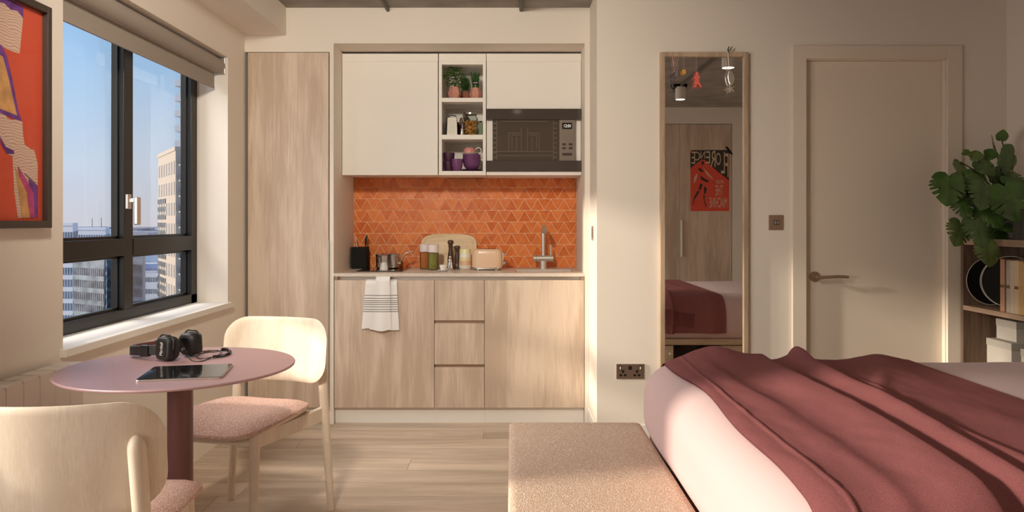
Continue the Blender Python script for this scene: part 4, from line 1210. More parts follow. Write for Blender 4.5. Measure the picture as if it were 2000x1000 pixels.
# ================================================================== DOOR
a0 = V(1546, 90); a1 = V(1876, 90)
d = struct('door_1', box(DX0 + 0.006, DX1 - 0.006, D2 + 0.030, D2 + 0.070, 0.005, DZ - 0.006), 'door', 'plain cream flush door with a bronze lever handle', bevel=0.002)
mb = MB()
mb.box(a0[0], DX0 + 0.002, D2 - 0.018, D2, 0, a0[1]); mb.box(DX1 - 0.002, a1[0], D2 - 0.018, D2, 0, a0[1]); mb.box(DX0, DX1, D2 - 0.018, D2, DZ - 0.002, a0[1])
mb.build('architrave', 'door', d, bevel=0.002)
mb = MB()
mb.box(DX0, DX0 + 0.006, D2, D2 + 0.1, 0, DZ); mb.box(DX1 - 0.006, DX1, D2, D2 + 0.1, 0, DZ); mb.box(DX0, DX1, D2, D2 + 0.1, DZ - 0.006, DZ)
mb.build('jamb', 'door', d)
hx, hz = V(1595, 541)
h = MB().cyl((hx, D2 + 0.030, hz), (hx, D2 + 0.022, hz), 0.028, n=28).cyl((hx, D2 + 0.022, hz), (hx, D2 + 0.018, hz), 0.022, n=28).build('handle', 'bronze', d, smooth=40, label='bronze lever handle')
MB().cyl((hx, D2 + 0.02, hz), (hx, D2 - 0.025, hz), 0.010, n=16).build('neck', 'bronze', h, smooth=40)
MB().tube([(hx - 0.008, D2 - 0.022, hz), (hx + 0.02, D2 - 0.026, hz - 0.001), (hx + 0.10, D2 - 0.026, hz + 0.004), (hx + 0.162, D2 - 0.022, hz + 0.001)], [0.011, 0.009, 0.0085, 0.0085], 12).build('lever', 'bronze', h, smooth=60)

# ================================================================== CEILING CONDUITS AND SPOTLIGHTS
def conduit(x, y0, y1, label):
    o = MB().cyl((x, y0, ZC - 0.014), (x, y1, ZC - 0.014), 0.011, n=12).build('ceiling_conduit', mat('conduit_grey', (0.10, 0.085, 0.07), 0.5), smooth=40)
    tag(o, label, 'conduit')
conduit(-0.735, 0.4, D1, 'dark conduit on the concrete ceiling above the wall cupboard')
conduit(0.054, 0.4, D1, 'dark conduit on the concrete ceiling above the microwave')
conduit(1.553, 0.9, 2.62, 'dark conduit on the ceiling over the bed, seen in the mirror')
def spotlight(x, y, label, energy, aim=(0, 0, -1), cone=130, soft=0.05):
    z = ZC - 0.022
    t = thing('ceiling_spotlight', label, 'spotlight', (x, y, ZC - 0.15), group='white cylinder ceiling spotlights')
    d = Vector(aim).normalized()
    mt = (-d).to_track_quat('Z', 'Y').to_matrix()
    tilted = d.z > -0.99
    piv = Vector((x, y, z - (0.05 if tilted else 0.0)))
    c = piv + d * (0.06 if tilted else 0.12)          # mouth of the shade
    if tilted: c = piv + d * 0.075
    MB().lathe([(0.046, 0), (0.046, 0.115), (0.042, 0.118), (0.002, 0.119)], c, 28, mt, cap=False).lathe([(0.042, 0), (0.042, 0.02)], c, 28, mt, cap=False).build('shade', 'lamp', t, smooth=40)
    MB().lathe([(0.042, 0), (0.041, 0.004)], c - d * 0.003, 28, mt).build('diffuser', 'bulb', t, smooth=40)
    if tilted: MB().cyl(piv, (x, y, ZC - 0.02), 0.008, n=12).build('swivel_stem', 'gap', t, smooth=40)
    MB().box(x - 0.06, x + 0.06, y - 0.02, y + 0.02, ZC - 0.026, ZC - 0.0005).build('ceiling_plate', 'gap', t, bevel=0.002)
    L, o = add_light('spotlight_lamp', 'SPOT', c + d * 0.012, d, energy, (1.0, 0.90, 0.76))
    L.spot_size = math.radians(cone); L.spot_blend = 0.9; L.shadow_soft_size = soft
spotlight(1.553, 1.18, 'white cylinder spotlight at the end of the ceiling conduit, in the mirror', 8)
spotlight(1.583, 2.59, 'white cylinder spotlight near the mirror, cut by its frame in reflection', 5)
spotlight(0.054, 1.60, 'white cylinder spotlight on the right conduit, pointing straight down', 6)
spotlight(-0.735, 1.25, 'white cylinder spotlight on the left conduit, turned towards the kitchen', 195, (0.10, 3.0, -1.1), 100, 0.11)  # unseen lamp, added to brighten the kitchen fronts

# ================================================================== WARDROBE BEHIND CAMERA + POSTER
t = thing('wardrobe', 'built-in oak wardrobe with a white bar handle, seen in the mirror', 'wardrobe', (1.56, YB, 0))
panel(0.682, 2.438, YB - 0.64, YB - 0.022, 0.05, 2.284, 'carcass', 'gap', t, 0)
for (a, b) in ((0.70, 1.279), (1.281, 1.857), (1.859, 2.436)):
    panel(a, b, YB - 0.02, YB, 0.06, 2.28, 'door', 'oak', t)
panel(0.69, 2.437, YB - 0.06, YB - 0.04, 0, 0.055, 'plinth', 'white', t, 0)
for hx_ in (1.867, 0.72):
    panel(hx_, hx_ + 0.018, YB, YB + 0.024, 0.81, 1.22, 'handle', 'white', t, 0.003)
YP = YB
def pz(zx, zy, lift=0.0):
    px, py = 1335 + zx * 0.14, 280 + zy * 0.14
    k_ = (2 * (D2 - 0.016) - YP) / F
    return Vector(((px - 1000) * k_, YP + 0.0008 + lift, CZ + (HY - py) * k_))
t = thing('poster', 'red and black concert poster taped to the wardrobe door, in the mirror', 'poster', (2.19, YB, 1.32))
def pp(polys, m, lift, nm, parent):
    for poly in polys:
        o = MB().prism(poly, lambda a, b: pz(a, b, lift), lambda a, b: pz(a, b, lift + 0.0005)).build(nm, m, parent)
    return o
sheet = pp([[(95, 100), (635, 98), (638, 520), (636, 945), (98, 945)]], 'posterred', 0.0, 'sheet', t)
pp([[(93, 135), (120, 95), (640, 92), (660, 140), (632, 150), (632, 520), (600, 490), (470, 390), (380, 310), (300, 232), (255, 225), (180, 280), (95, 348)]], 'posterblack', 0.0006, 'print_shape', sheet)
# printed dancer kept as a plain generic silhouette
pp([[(250, 250), (280, 245), (288, 280), (268, 305), (248, 290)], [(205, 340), (240, 350), (285, 400), (250, 405), (210, 370)], [(235, 450), (300, 495), (350, 520), (340, 550), (280, 525), (240, 500)],
    [(230, 560), (268, 575), (240, 655), (210, 640)], [(200, 655), (225, 670), (170, 760), (150, 790), (140, 860), (128, 850), (150, 740)],
    [(285, 600), (325, 625), (310, 705), (285, 700)], [(275, 715), (300, 725), (292, 780), (322, 880), (308, 890), (280, 780)]], 'posterblack', 0.0008, 'print_shape', sheet)
pp([[(278, 345), (330, 400), (400, 480), (420, 505), (390, 490), (320, 430)], [(150, 480), (180, 425), (195, 440), (175, 510), (150, 555), (140, 550)], [(638, 310), (650, 320), (648, 790), (636, 780)], [(636, 860), (650, 870), (648, 950), (636, 940)]], 'postercream', 0.0010, 'print_shape', sheet)
pp([[(580, 50), (610, 45), (690, 150), (670, 160)]], 'matblack', 0.002, 'tape', t)
mb = MB()
for ch, x0, x1, y0, y1 in (('E', 110, 160, 115, 285), ('C', 152, 232, 115, 240), ('N', 238, 300, 110, 215), ('E', 310, 370, 110, 280), ('R', 375, 445, 105, 330), ('O', 450, 520, 130, 305), ('L', 522, 575, 120, 420), ('F', 582, 625, 140, 470)):
    add_text(mb, ch, lambda u, v: pz(x1 + (x0 - x1) * u, y1 + (y0 - y1) * v, 0.0015))
for wd, x0, x1, y0, y1 in (('AND', 448, 565, 510, 560), ('THE', 445, 550, 585, 725), ('MACHINE', 358, 605, 755, 895)):
    add_text(mb, wd, lambda u, v: pz(x1 + (x0 - x1) * u, y1 + (y0 - y1) * v, 0.0015))
mb.build('lettering', 'postercream', sheet, fixn=False)

# ================================================================== BED, THROW, BENCH
BX0, BX1, BY0, BY1, BZ0, BZ1 = 0.492, 2.66, 1.30, 2.895, 0.352, 0.672
t = thing('bed', 'double bed with a pink cotton duvet over an oak storage base', 'bed', (1.58, 2.1, 0))
def rbox_pts():
    r = 0.125; cx, cy, cz = (BX0 + BX1) / 2, (BY0 + BY1) / 2, (BZ0 + BZ1) / 2
    hx_, hy_, hz_ = (BX1 - BX0) / 2, (BY1 - BY0) / 2, (BZ1 - BZ0) / 2
    b = bmesh.new()
    bmesh.ops.create_cube(b, size=2)
    bmesh.ops.subdivide_edges(b, edges=b.edges[:], cuts=40, use_grid_fill=True)
    vs = []
    for v in b.verts:
        # bunch the sample points towards the edges
        p = [math.copysign(1 - (1 - abs(c)) ** 1.5, c) for c in v.co]
        q = Vector((p[0] * hx_, p[1] * hy_, p[2] * hz_))
        inner = Vector((max(-hx_ + r, min(hx_ - r, q.x)), max(-hy_ + r, min(hy_ - r, q.y)), max(-hz_ + r, min(hz_ - r, q.z))))
        d = q - inner
        if d.length > 1e-6: q = inner + d.normalized() * r
        w = mnoise.noise(Vector((q.x * 2.2, q.y * 2.2, q.z * 5))) * 0.006 + mnoise.noise(Vector((q.x * 7, q.y * 5, q.z * 9))) * 0.002
        q += (d.normalized() if d.length > 1e-6 else Vector((0, 0, 1))) * w
        vs.append(Vector((cx, cy, cz)) + q)
    fs = [tuple(v.index for v in f.verts) for f in b.faces]
    b.free()
    return vs, fs
vs, fs = rbox_pts()
MB().add(vs, fs).build('duvet', 'duvet', t, smooth=180)
mb = MB()
mb.box(0.535, 2.66, BY1 - 0.035, BY1 - 0.010, 0.346, 0.386); mb.box(0.535, 2.66, BY0 + 0.010, BY0 + 0.035, 0.346, 0.386)
mb.box(0.535, 0.56, BY0 + 0.035, BY1 - 0.035, 0.346, 0.386)
mb.build('rail', 'oakx', t, bevel=0.001)
for (a, b, nm) in ((0.52, 1.118, 'drawer'), (1.45, 2.04, 'drawer'), (2.045, 2.655, 'drawer')):
    dd = box(a, b, BY1 - 0.03, BY1 - 0.01, 0.03, 0.340).build(nm, 'oakx', t, bevel=0.0015)
    MB().cyl((b - 0.03 if a < 1 else a + 0.03, BY1 - 0.012, 0.29), (b - 0.03 if a < 1 else a + 0.03, BY1 + 0.012, 0.29), 0.009).build('knob', 'chrome', dd, smooth=40)
mb = MB()
mb.box(0.52, 2.655, BY0 + 0.01, BY0 + 0.03, 0.03, 0.346); mb.box(0.52, 0.54, BY0 + 0.03, BY1 - 0.03, 0.0, 0.346)
mb.box(2.635, 2.655, BY0 + 0.03, BY1 - 0.03, 0, 0.346); mb.box(1.10, 1.118, 2.3, BY1 - 0.03, 0, 0.346); mb.box(1.45, 1.468, 2.3, BY1 - 0.03, 0, 0.346)
mb.box(1.118, 1.45, 2.3, 2.32, 0, 0.346); mb.box(0.54, 2.635, BY0 + 0.03, BY1 - 0.03, 0.0, 0.02)
mb.build('carcass', 'walnut', t)

# --- plum throw laid across the foot of the bed
TX0, TX1 = 0.575, 1.478
RR = 0.135
def yz_path(s, lift):
    """arc length along the bed's cross-section, near side hem to far side hem -> (y, z, ny, nz)"""
    zc = BZ1 - RR; za_, zb_ = 0.455, 0.43
    L1 = zc - za_; L2 = RR * PI / 2; L3 = (BY1 - RR) - (BY0 + RR); L5 = zc - zb_
    R = RR + lift
    if s < L1: return (BY0 - lift, za_ + s, -1, 0)
    s -= L1
    if s < L2:
        a = PI - s / RR; return (BY0 + RR + R * math.cos(a), zc + R * math.sin(a), math.cos(a), math.sin(a))
    s -= L2
    if s < L3: return (BY0 + RR + s, BZ1 + lift, 0, 1)
    s -= L3
    if s < L2:
        a = PI / 2 - s / RR; return (BY1 - RR + R * math.cos(a), zc + R * math.sin(a), math.cos(a), math.sin(a))
    s -= L2
    return (BY1 + lift, zc - s, 1, 0)
LT = (BZ1 - RR - 0.455) + RR * PI + (BY1 - BY0 - 2 * RR) + (BZ1 - RR - 0.43)
def ridge(x, c, wl, wr, h):
    d = x - c
    return h * math.exp(-(d / (wl if d < 0 else wr)) ** 2)
def lerp(a, b, f): return a + (b - a) * f
def fold_h(x, y):
    f = max(0, min(1, (2.9 - y) / 1.5))      # 0 at the far edge, 1 near
    s = lambda a, b: a + (b - a) * max(0, min(1, f))
    w = 0.014 * math.sin(y * 4.1)
    h = 0.0
    h += ridge(x, s(0.95, 0.885) + w, 0.10, 0.022, s(0.020, 0.036))
    h += ridge(x, s(1.10, 0.99) + w * 0.7, 0.05, 0.020, s(0.026, 0.034))
    h += ridge(x, s(1.13, 1.085) - w, 0.04, 0.020, 0.022 * max(0, f - 0.08) ** 0.5)
    h += ridge(x, s(1.36, 1.24), 0.07, 0.05, 0.013 * (0.6 + 0.4 * math.sin(y * 5)))
    h += ridge(x, s(0.70, 0.73) + w, 0.05, 0.03, 0.008)
    h += 0.055 * math.exp(-((x - 0.765) / 0.085) ** 2 - ((y - 2.86) / 0.22) ** 2)     # rolled fold at the far edge
    h += 0.030 * math.exp(-((x - 1.095) / 0.022) ** 2 - ((y - 2.88) / 0.16) ** 2)
    h += 0.014 * math.exp(-((x - 1.40) / 0.06) ** 2 - ((y - 2.85) / 0.2) ** 2)
    h -= 0.008 * math.exp(-((x - 0.80) / 0.05) ** 2 - ((y - 2.2) / 0.12) ** 2)
    h += 0.010 * math.exp(-((x - 1.17 - (y - 2.35) * 0.5) / 0.03) ** 2 - ((y - 2.35) / 0.2) ** 2)
    h += ridge(x, TX0 + 0.058, 0.004, 0.004, 0.0042)                                 # hem seam
    h += 0.0035 * mnoise.noise(Vector((x * 9, y * 4, 0))) + 0.0015 * mnoise.noise(Vector((x * 25, y * 12, 3)))
    e = min(1, max(0, (x - TX0) / 0.03)) * min(1, max(0, (TX1 - x) / 0.03))
    return 0.013 + h * (0.25 + 0.75 * e)
def throw_pt(u, v, extra=0.0):
    x = TX0 + (TX1 - TX0) * u
    y, z, ny, nz = yz_path(v * LT, 0)
    x += 0.012 * math.sin(y * 3.3 + 0.6) * (1 - u) + 0.006 * math.sin(y * 9) * (1 - u)
    h = fold_h(x, y) + extra
    dx = max(0, (BX0 + 0.14 - x) / 0.14)
    drop = 0.14 * (1 - math.sqrt(max(0, 1 - dx * dx)))
    p = Vector((x, y + ny * (h - drop), z + nz * (h - drop)))
    return p
t = thing('throw_blanket', 'plum woven throw with soft folds laid across the foot of the bed', 'blanket', (1.03, 2.1, BZ1))
mb = MB()
mb.grid(lambda u, v: throw_pt(u, v), 170, 260)
mb.grid(lambda u, v: throw_pt(u, v, -0.006), 60, 90)
mb.build('cloth', 'throw', t, smooth=180, fixn=False)
# upper layer folded over the far side, ending in a fringe
v0 = (LT - 0.36) / LT; v1 = 1 - 0.145 / LT
def flap(u, v, e=0.0):
    p = throw_pt(0.02 + 0.74 * u, v0 + (v1 - v0) * v, 0)
    k_ = v * (0.006 + 0.006 * math.sin(u * 17)) - 0.004 + 0.014 * min(1, v * 5) + e
    return p + Vector((0, k_, -0.004 * (1 - v) + 0.012 * math.sin(u * 11) * v))
mb = MB(); mb.grid(lambda u, v: flap(u, v), 70, 24); mb.grid(lambda u, v: flap(u, v, -0.004), 70, 24)
mb.build('overlap', 'throw', t, smooth=180, fixn=False)
mb = MB(); rf = random.Random(2)
for i in range(75):
    u = (i + 0.5) / 75; p = flap(u, 1)
    mb.tube([p, p + Vector((rf.uniform(-0.006, 0.006), 0.004, -0.05)), p + Vector((rf.uniform(-0.012, 0.012), 0.004 + rf.uniform(0, 0.006), -0.10))], [0.0028, 0.0024, 0.0016], 5)
mb.build('fringe', 'throw', t, kind='stuff')

# --- upholstered bench at the foot
t = thing('upholstered_bench', 'beige woven upholstered bench standing at the foot of the bed', 'bench', (0.245, 2.1, 0))
ol = densify(rrect(0.512, 1.62, 0.022, 4, 0.245, 2.105), 0.06)
def bz(x, y, s): return Vector((x, y, 0.42 - 0.012 * max(0, (s - 0.95) / 0.05) ** 2))
MB().shell(ol, bz, lambda x, y, s: Vector((x, y, 0.10)), (1, 0.996, 0.99, 0.97, 0.9, 0.6, 0.3)).build('upholstery', 'bench', t, smooth=50)
for (a, b) in ((0.03, 1.34), (0.445, 1.34), (0.03, 2.86), (0.445, 2.86)):
    MB().cyl((a, b, 0), (a, b, 0.105), 0.018, 0.022).build('leg', 'ash', t, smooth=40)

# ================================================================== SHELF UNIT ON THE RIGHT
SX0, SX1, SY0, SY1 = 2.42, 2.68, 2.96, 4.005
t = thing('shelf_unit', 'dark brown open shelf unit against the right wall', 'shelf unit', (2.55, 3.48, 0))
panel(SX0, SX1, SY1 - 0.022, SY1, 0, 1.078, 'side_panel', 'walnut', t)
panel(SX0, SX1, SY0, SY0 + 0.022, 0, 1.078, 'side_panel', 'walnut', t)
panel(SX0 - 0.004, SX1, SY0, SY1, 1.078, 1.112, 'top', 'walnuty', t)
for z_ in (0.728, 0.36, 0.06):
    panel(SX0, SX1 - 0.01, SY0 + 0.022, SY1 - 0.022, z_, z_ + 0.025, 'shelf', 'walnuty', t)
panel(SX1 - 0.01, SX1, SY0 + 0.022, SY1 - 0.022, 0.06, 1.078, 'back_panel', 'walnut', t, 0)

# books
ZS = 0.753
y = 3.705
bc = [(0.48, 0.26, 0.15), (0.10, 0.07, 0.05), (0.42, 0.36, 0.30), (0.52, 0.44, 0.34), (0.58, 0.44, 0.28), (0.52, 0.33, 0.13), (0.45, 0.38, 0.30), (0.30, 0.16, 0.10), (0.50, 0.42, 0.32)]
bl = ['tan-orange hardback, first book beside the round trays', 'thin dark brown book second from the trays', 'grey-beige book third from the trays', 'pale beige book fourth from the trays', 'light tan book fifth from the trays', 'golden brown book sixth from the trays', 'stone coloured book at the photo edge', 'russet book past the photo edge', 'last cream book in the row']
for i, (w_, h_) in enumerate(((0.033, 0.262), (0.011, 0.258), (0.029, 0.258), (0.028, 0.257), (0.031, 0.258), (0.029, 0.256), (0.026, 0.25), (0.03, 0.25), (0.024, 0.245))):
    cm = mat('book_cover', bc[i], 0.65, var=0.08, vscale=30)
    t = thing('book', bl[i], 'book', (2.53, y - w_ / 2, ZS), group='books on the middle shelf')
    mb = MB(); y0 = y - w_
    mb.box(2.436, 2.440, y0, y, ZS, ZS + h_); mb.box(2.440, 2.63, y0, y0 + 0.0025, ZS, ZS + h_); mb.box(2.440, 2.63, y - 0.0025, y, ZS, ZS + h_)
    mb.build('cover', cm, t, bevel=0.001)
    box(2.440, 2.625, y0 + 0.0025, y - 0.0025, ZS + 0.002, ZS + h_ - 0.004).build('pages', 'paper', t)
    if i in (0, 2, 4, 5):
        box(2.4352, 2.4362, y0 + 0.002, y - 0.002, ZS + 0.12, ZS + 0.135).build('spine_band', 'gold' if i == 5 else 'brown', t)
    y = y0 - 0.0008
# round trays
rimm = mat('tray_rim', (0.60, 0.54, 0.46), 0.4)
for (cx, cy, dia, ang, lean, lab) in ((2.551, 3.952, 0.255, 0.10, 0.03, 'black round tray with pale rim, furthest left against shelf end'),
                                      (2.574, 3.842, 0.262, 0.75, 0.02, 'black round tray with pale rim, middle one of three'),
                                      (2.567, 3.817, 0.266, 0.75, 0.02, 'black round tray with pale rim, nearest the books')):
    t = thing('round_tray', lab, 'tray', (cx, cy, ZS), group='round trays on the middle shelf')
    r_ = dia / 2
    mt = Matrix.Rotation(-ang, 3, 'Z') @ Matrix.Rotation(PI / 2 - lean, 3, 'X')
    c = Vector((cx, cy, ZS + r_ * math.cos(lean) + 0.004))
    MB().lathe([(r_ - 0.004, -0.004), (r_ - 0.003, 0.004), (r_ * 0.9, 0.0)], c, 48, mt).build('disc', 'matblack', t, smooth=40)
    pts = [c + mt @ Vector(((r_ - 0.0015) * math.cos(2 * PI * i / 56), (r_ - 0.0015) * math.sin(2 * PI * i / 56), 0.004)) for i in range(56)]
    MB().tube(pts, 0.0022, 8, closed=True).build('rim', rimm, t, smooth=60)
# boxes
def card_box(label, x0, x1, y0, y1, z0, z1, lab=False):
    t = thing('storage_box', label, 'box', ((x0 + x1) / 2, (y0 + y1) / 2, z0), group='grey boxes on the lower shelf')
    box(x0 + 0.002, x1 - 0.002, y0 + 0.002, y1 - 0.002, z0, z1 - 0.03).build('box_body', 'grey', t, bevel=0.001)
    box(x0, x1, y0, y1, z1 - 0.034, z1).build('lid', 'greydark', t, bevel=0.001)
    if lab:
        box(x0 - 0.002, x0 + 0.003, (y0 + y1) / 2 - 0.03, (y0 + y1) / 2 + 0.03, z0 + 0.10, z0 + 0.14).build('label_holder', 'matblack', t)
card_box('large grey card box on the lower shelf', 2.44, 2.65, 3.628, 3.82, 0.385, 0.604)
card_box('smaller grey card box stacked on the large one', 2.486, 2.65, 3.66, 3.815, 0.604, 0.704)
card_box('grey box with a black label holder at the photo edge', 2.445, 2.64, 3.34, 3.57, 0.385, 0.590, True)
# records on top
y = 3.665
for i in range(9):
    w_ = 0.011 + 0.004 * (i % 3)
    h_ = 0.150 - 0.006 * (i % 4)
    o = box(2.47, 2.63, y - w_, y - 0.0006, 1.112, 1.112 + h_).build('notebook', mat('dark_cover', (0.05 + 0.015 * (i % 3), 0.055 + 0.01 * (i % 2), 0.045), 0.6), bevel=0.001)
    tag(o, 'thin dark notebook upright on the shelf top, %s of nine counted from the plant' % ['first', 'second', 'third', 'fourth', 'fifth', 'sixth', 'seventh', 'eighth', 'ninth'][i], 'notebook', 'dark notebooks on top of the shelf')
    y -= w_

# monstera
px_, py_, pz_ = 2.555, 3.80, 1.112
t = thing('monstera_plant', 'large monstera with split leaves on top of the shelf unit', 'plant', (px_, py_, pz_))
MB().lathe([(0.07, 0), (0.078, 0.004), (0.092, 0.14), (0.085, 0.14), (0.08, 0.12)], (px_, py_, pz_), 28).build('pot', 'greydark', t, smooth=40)
MB().lathe([(0.081, 0.118), (0.06, 0.124)], (px_, py_, pz_), 20).build('soil', 'soil', t)
def leaf_outline(split):
    """heart-shaped blade, tip at -y; the split kind has narrow slits running in from the margin"""
    base = []
    N = 40
    for i in range(N + 1):
        f = i / N                                   # 0 stalk notch .. 1 tip, right half
        ang = PI * f
        x = 0.50 * math.sin(ang) ** 0.72 * (1.0 - 0.28 * f) * 1.18
        y = 0.16 + 0.10 * math.sin(PI * min(1, f * 3)) - 1.02 * f ** 1.15 if f > 0.0 else 0.06
        base.append((x, y - 0.06))
    half = []
    cuts = (0.32, 0.43, 0.54, 0.65, 0.77) if split else ()
    for i in range(N * 5 + 1):
        f = i / (N * 5)
        j = min(N - 1, int(f * N)); q = f * N - j
        x = base[j][0] * (1 - q) + base[j + 1][0] * q; y = base[j][1] * (1 - q) + base[j + 1][1] * q
        for c in cuts:
            d = abs(f - c)
            if d < 0.026:
                k = 0.16 + 0.84 * (d / 0.026) ** 0.75
                y = y + 0.20 * (1 - k); x *= k
        half.append((x, y))
    return half[:-1] + [(-x, y) for x, y in half[::-1]][:-1]
OUT = {True: leaf_outline(True), False: leaf_outline(False)}
def leaf(px, py, Y, size, ang, tilt, split=True, m='leaf', yaw=0.0):
    """size in photo pixels; ang = direction of the tip in the picture plane (0 = straight down, + = to the right); tilt = how far the blade turns edge-on"""
    L = size * Y / F
    ol = OUT[split]
    def pt(x, y, s, off=0.0):
        zz = -0.45 * x * x - 0.22 * (y + 0.36) ** 2 + 0.12 * abs(x) + 0.012 * math.sin(y * 26) * abs(x) * 2 + off
        return Vector((x, y, zz)) * L
    rot = Matrix.Rotation(ang, 3, 'Y') @ Matrix.Rotation(yaw, 3, 'Z') @ Matrix.Rotation(PI / 2 - tilt, 3, 'X')
    c = P(px, py, Y)
    cc = rot @ Vector((0, -0.42 * L, 0))
    mb = MB()
    mb.shell(ol, lambda x, y, s: pt(x, y, s, 0.006), lambda x, y, s: pt(x, y, s, -0.006), (1, 0.75, 0.5, 0.25))
    mb.v = [c - cc + rot @ p for p in mb.v]
    mb.build('leaf', m, t, smooth=60)
    base = c - cc + rot @ Vector((0, -0.02 * L, 0))
    root = Vector((px_ + random.uniform(-0.03, 0.03), py_ + random.uniform(-0.03, 0.03), pz_ + 0.12))
    mid = (base + root) / 2 + Vector((0, 0, 0.05 + 0.1 * abs(base.x - root.x)))
    q = [root.lerp(mid, f).lerp(mid.lerp(base, f), f) for f in [i / 8 for i in range(9)]]
    MB().tube(q, 0.0032, 6).build('stem', 'stem', t, smooth=60)
def zl(x, y): return 1800 + x / 4, 230 + y / 4
LV = [(210, 560, 3.66, 68, -0.15, 0.25, True, 'leaf', -0.2), (150, 580, 3.70, 46, -0.45, 0.5, False, 'leafy', 0.9), (310, 400, 3.72, 38, -0.35, 0.5, False, 'leafy', 0.3),
      (330, 480, 3.70, 36, 0.3, 0.4, False, 'leaf', -0.5), (440, 480, 3.72, 46, 0.1, 0.4, True, 'leaf', 0.2), (505, 390, 3.74, 44, 0.4, 0.5, False, 'leaf', 0.3),
      (475, 610, 3.64, 62, -0.35, 0.35, True, 'leaf', 0.1), (670, 320, 3.75, 54, -1.2, 0.35, False, 'leaf', 0.2), (545, 285, 3.78, 26, 1.2, 0.6, False, 'leaf', 0.3),
      (435, 297, 3.76, 24, 1.4, 0.5, False, 'leafy', 0.3), (350, 270, 3.76, 15, 1.0, 0.9, False, 'leaf', 0.2), (632, 135, 3.8, 22, 3.0, 0.2, False, 'leaf', 0.3),
      (560, 193, 3.8, 30, -1.45, 1.0, False, 'leafy', 0.0), (640, 480, 3.80, 56, 0.3, 0.4, False, 'leaf', 0.3), (740, 490, 3.76, 50, 0.7, 0.5, True, 'leaf', 0.5),
      (705, 660, 3.62, 82, 0.25, 0.3, True, 'leaf', -0.1), (330, 700, 3.66, 52, 0.15, 0.35, True, 'leaf', 0.2), (290, 905, 3.66, 56, -0.45, 0.3, True, 'leafy', 0.1),
      (540, 770, 3.66, 60, 0.6, 0.4, True, 'leaf', 0.3), (450, 890, 3.62, 64, 0.1, 0.35, True, 'leaf', 0.2), (410, 600, 3.76, 60, -0.2, 0.5, False, 'leaf', 0.1),
      (600, 640, 3.78, 66, 0.2, 0.4, False, 'leaf', 0.1), (580, 900, 3.74, 56, 0.3, 0.4, False, 'leaf', 0.1), (270, 600, 3.74, 50, 0.1, 0.5, False, 'leaf', 0.3),
      (660, 830, 3.70, 44, 0.5, 0.5, False, 'leaf', 0.3)]
for (x, y, Y, s, an, ti, sp_, m_, yw) in LV:
    a, b = zl(x, y)
    leaf(a, b, Y, s, -an, ti, sp_, m_, yw)
leaf(1931, 494, 3.60, 56, 0.05, 0.3, True, 'leafy', 0.1)

# ================================================================== TABLE, CHAIRS
TX, TY, TZ, TR = -1.060, 2.372, 0.740, 0.353
t = thing('dining_table', 'round mauve pedestal table under the window', 'table', (TX, TY, 0))
MB().lathe([(TR - 0.006, TZ - 0.009), (TR - 0.001, TZ - 0.007), (TR, TZ - 0.003), (TR - 0.002, TZ), ], (TX, TY, 0), 96).build('tabletop', 'mauve', t, smooth=30)
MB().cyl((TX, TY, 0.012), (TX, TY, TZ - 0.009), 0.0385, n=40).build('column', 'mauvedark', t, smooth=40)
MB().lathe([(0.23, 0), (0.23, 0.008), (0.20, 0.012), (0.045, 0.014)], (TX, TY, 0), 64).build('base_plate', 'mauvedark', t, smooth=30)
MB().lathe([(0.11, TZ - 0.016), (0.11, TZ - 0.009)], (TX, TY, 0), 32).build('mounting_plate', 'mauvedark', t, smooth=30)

chair = thing('dining_chair', 'ash chair with a sunlit curved back, far side of the table', 'chair', (0, 0, 0), group='dining chairs at the round table')
ol = densify(rrect(0.480, 0.264, 0.090, 8, 0, 0.661), 0.03)
def back_y(x, z): return -0.222 + 1.05 * (x * x - 0.186 ** 2) - 0.13 * (z - 0.66)
mb = MB().shell(ol, lambda x, y, s: Vector((x, back_y(x, y) + 0.006 - 0.004 * max(0, (s - .93) / .07), y)), lambda x, y, s: Vector((x, back_y(x, y) - 0.006 + 0.004 * max(0, (s - .93) / .07), y)),
                (1, 0.985, 0.93, 0.85, 0.7, 0.55, 0.4, 0.25, 0.1))
mb.build('backrest', 'ash', chair, smooth=60)
so = densify([(-0.225 + 0.0, 0.15), (-0.20, 0.225), (-0.12, 0.245), (0.12, 0.245), (0.20, 0.225), (0.225, 0.15), (0.212, -0.08), (0.19, -0.175), (0.13, -0.205), (-0.13, -0.205), (-0.19, -0.175), (-0.212, -0.08)], 0.03)
def smooth_poly(p, it=3):
    for _ in range(it):
        p = [((p[i - 1][0] + 2 * p[i][0] + p[(i + 1) % len(p)][0]) / 4, (p[i - 1][1] + 2 * p[i][1] + p[(i + 1) % len(p)][1]) / 4) for i in range(len(p))]
    return p
so = smooth_poly(so, 4)
def seat_z(x, y):
    f = max(0, (y - 0.10) / 0.145)
    return 0.449 - 0.022 * f * f + 0.35 * (x * x) - 0.03 * max(0, -y - 0.1)
MB().shell(so, lambda x, y, s: Vector((x, y, seat_z(x, y) + 0.028 * (1 - max(0, (s - 0.6) / 0.4) ** 2.5))), lambda x, y, s: Vector((x, y, seat_z(x, y) - 0.010)),
           (1, 0.99, 0.97, 0.93, 0.86, 0.75, 0.6, 0.4, 0.2)).build('seat_cushion', 'seat', chair, smooth=60)
MB().shell([(a * 0.95, b * 0.95) for a, b in so], lambda x, y, s: Vector((x, y, seat_z(x, y) - 0.011)), lambda x, y, s: Vector((x, y, seat_z(x, y) - 0.022))).build('seat_shell', 'ash', chair, smooth=60)
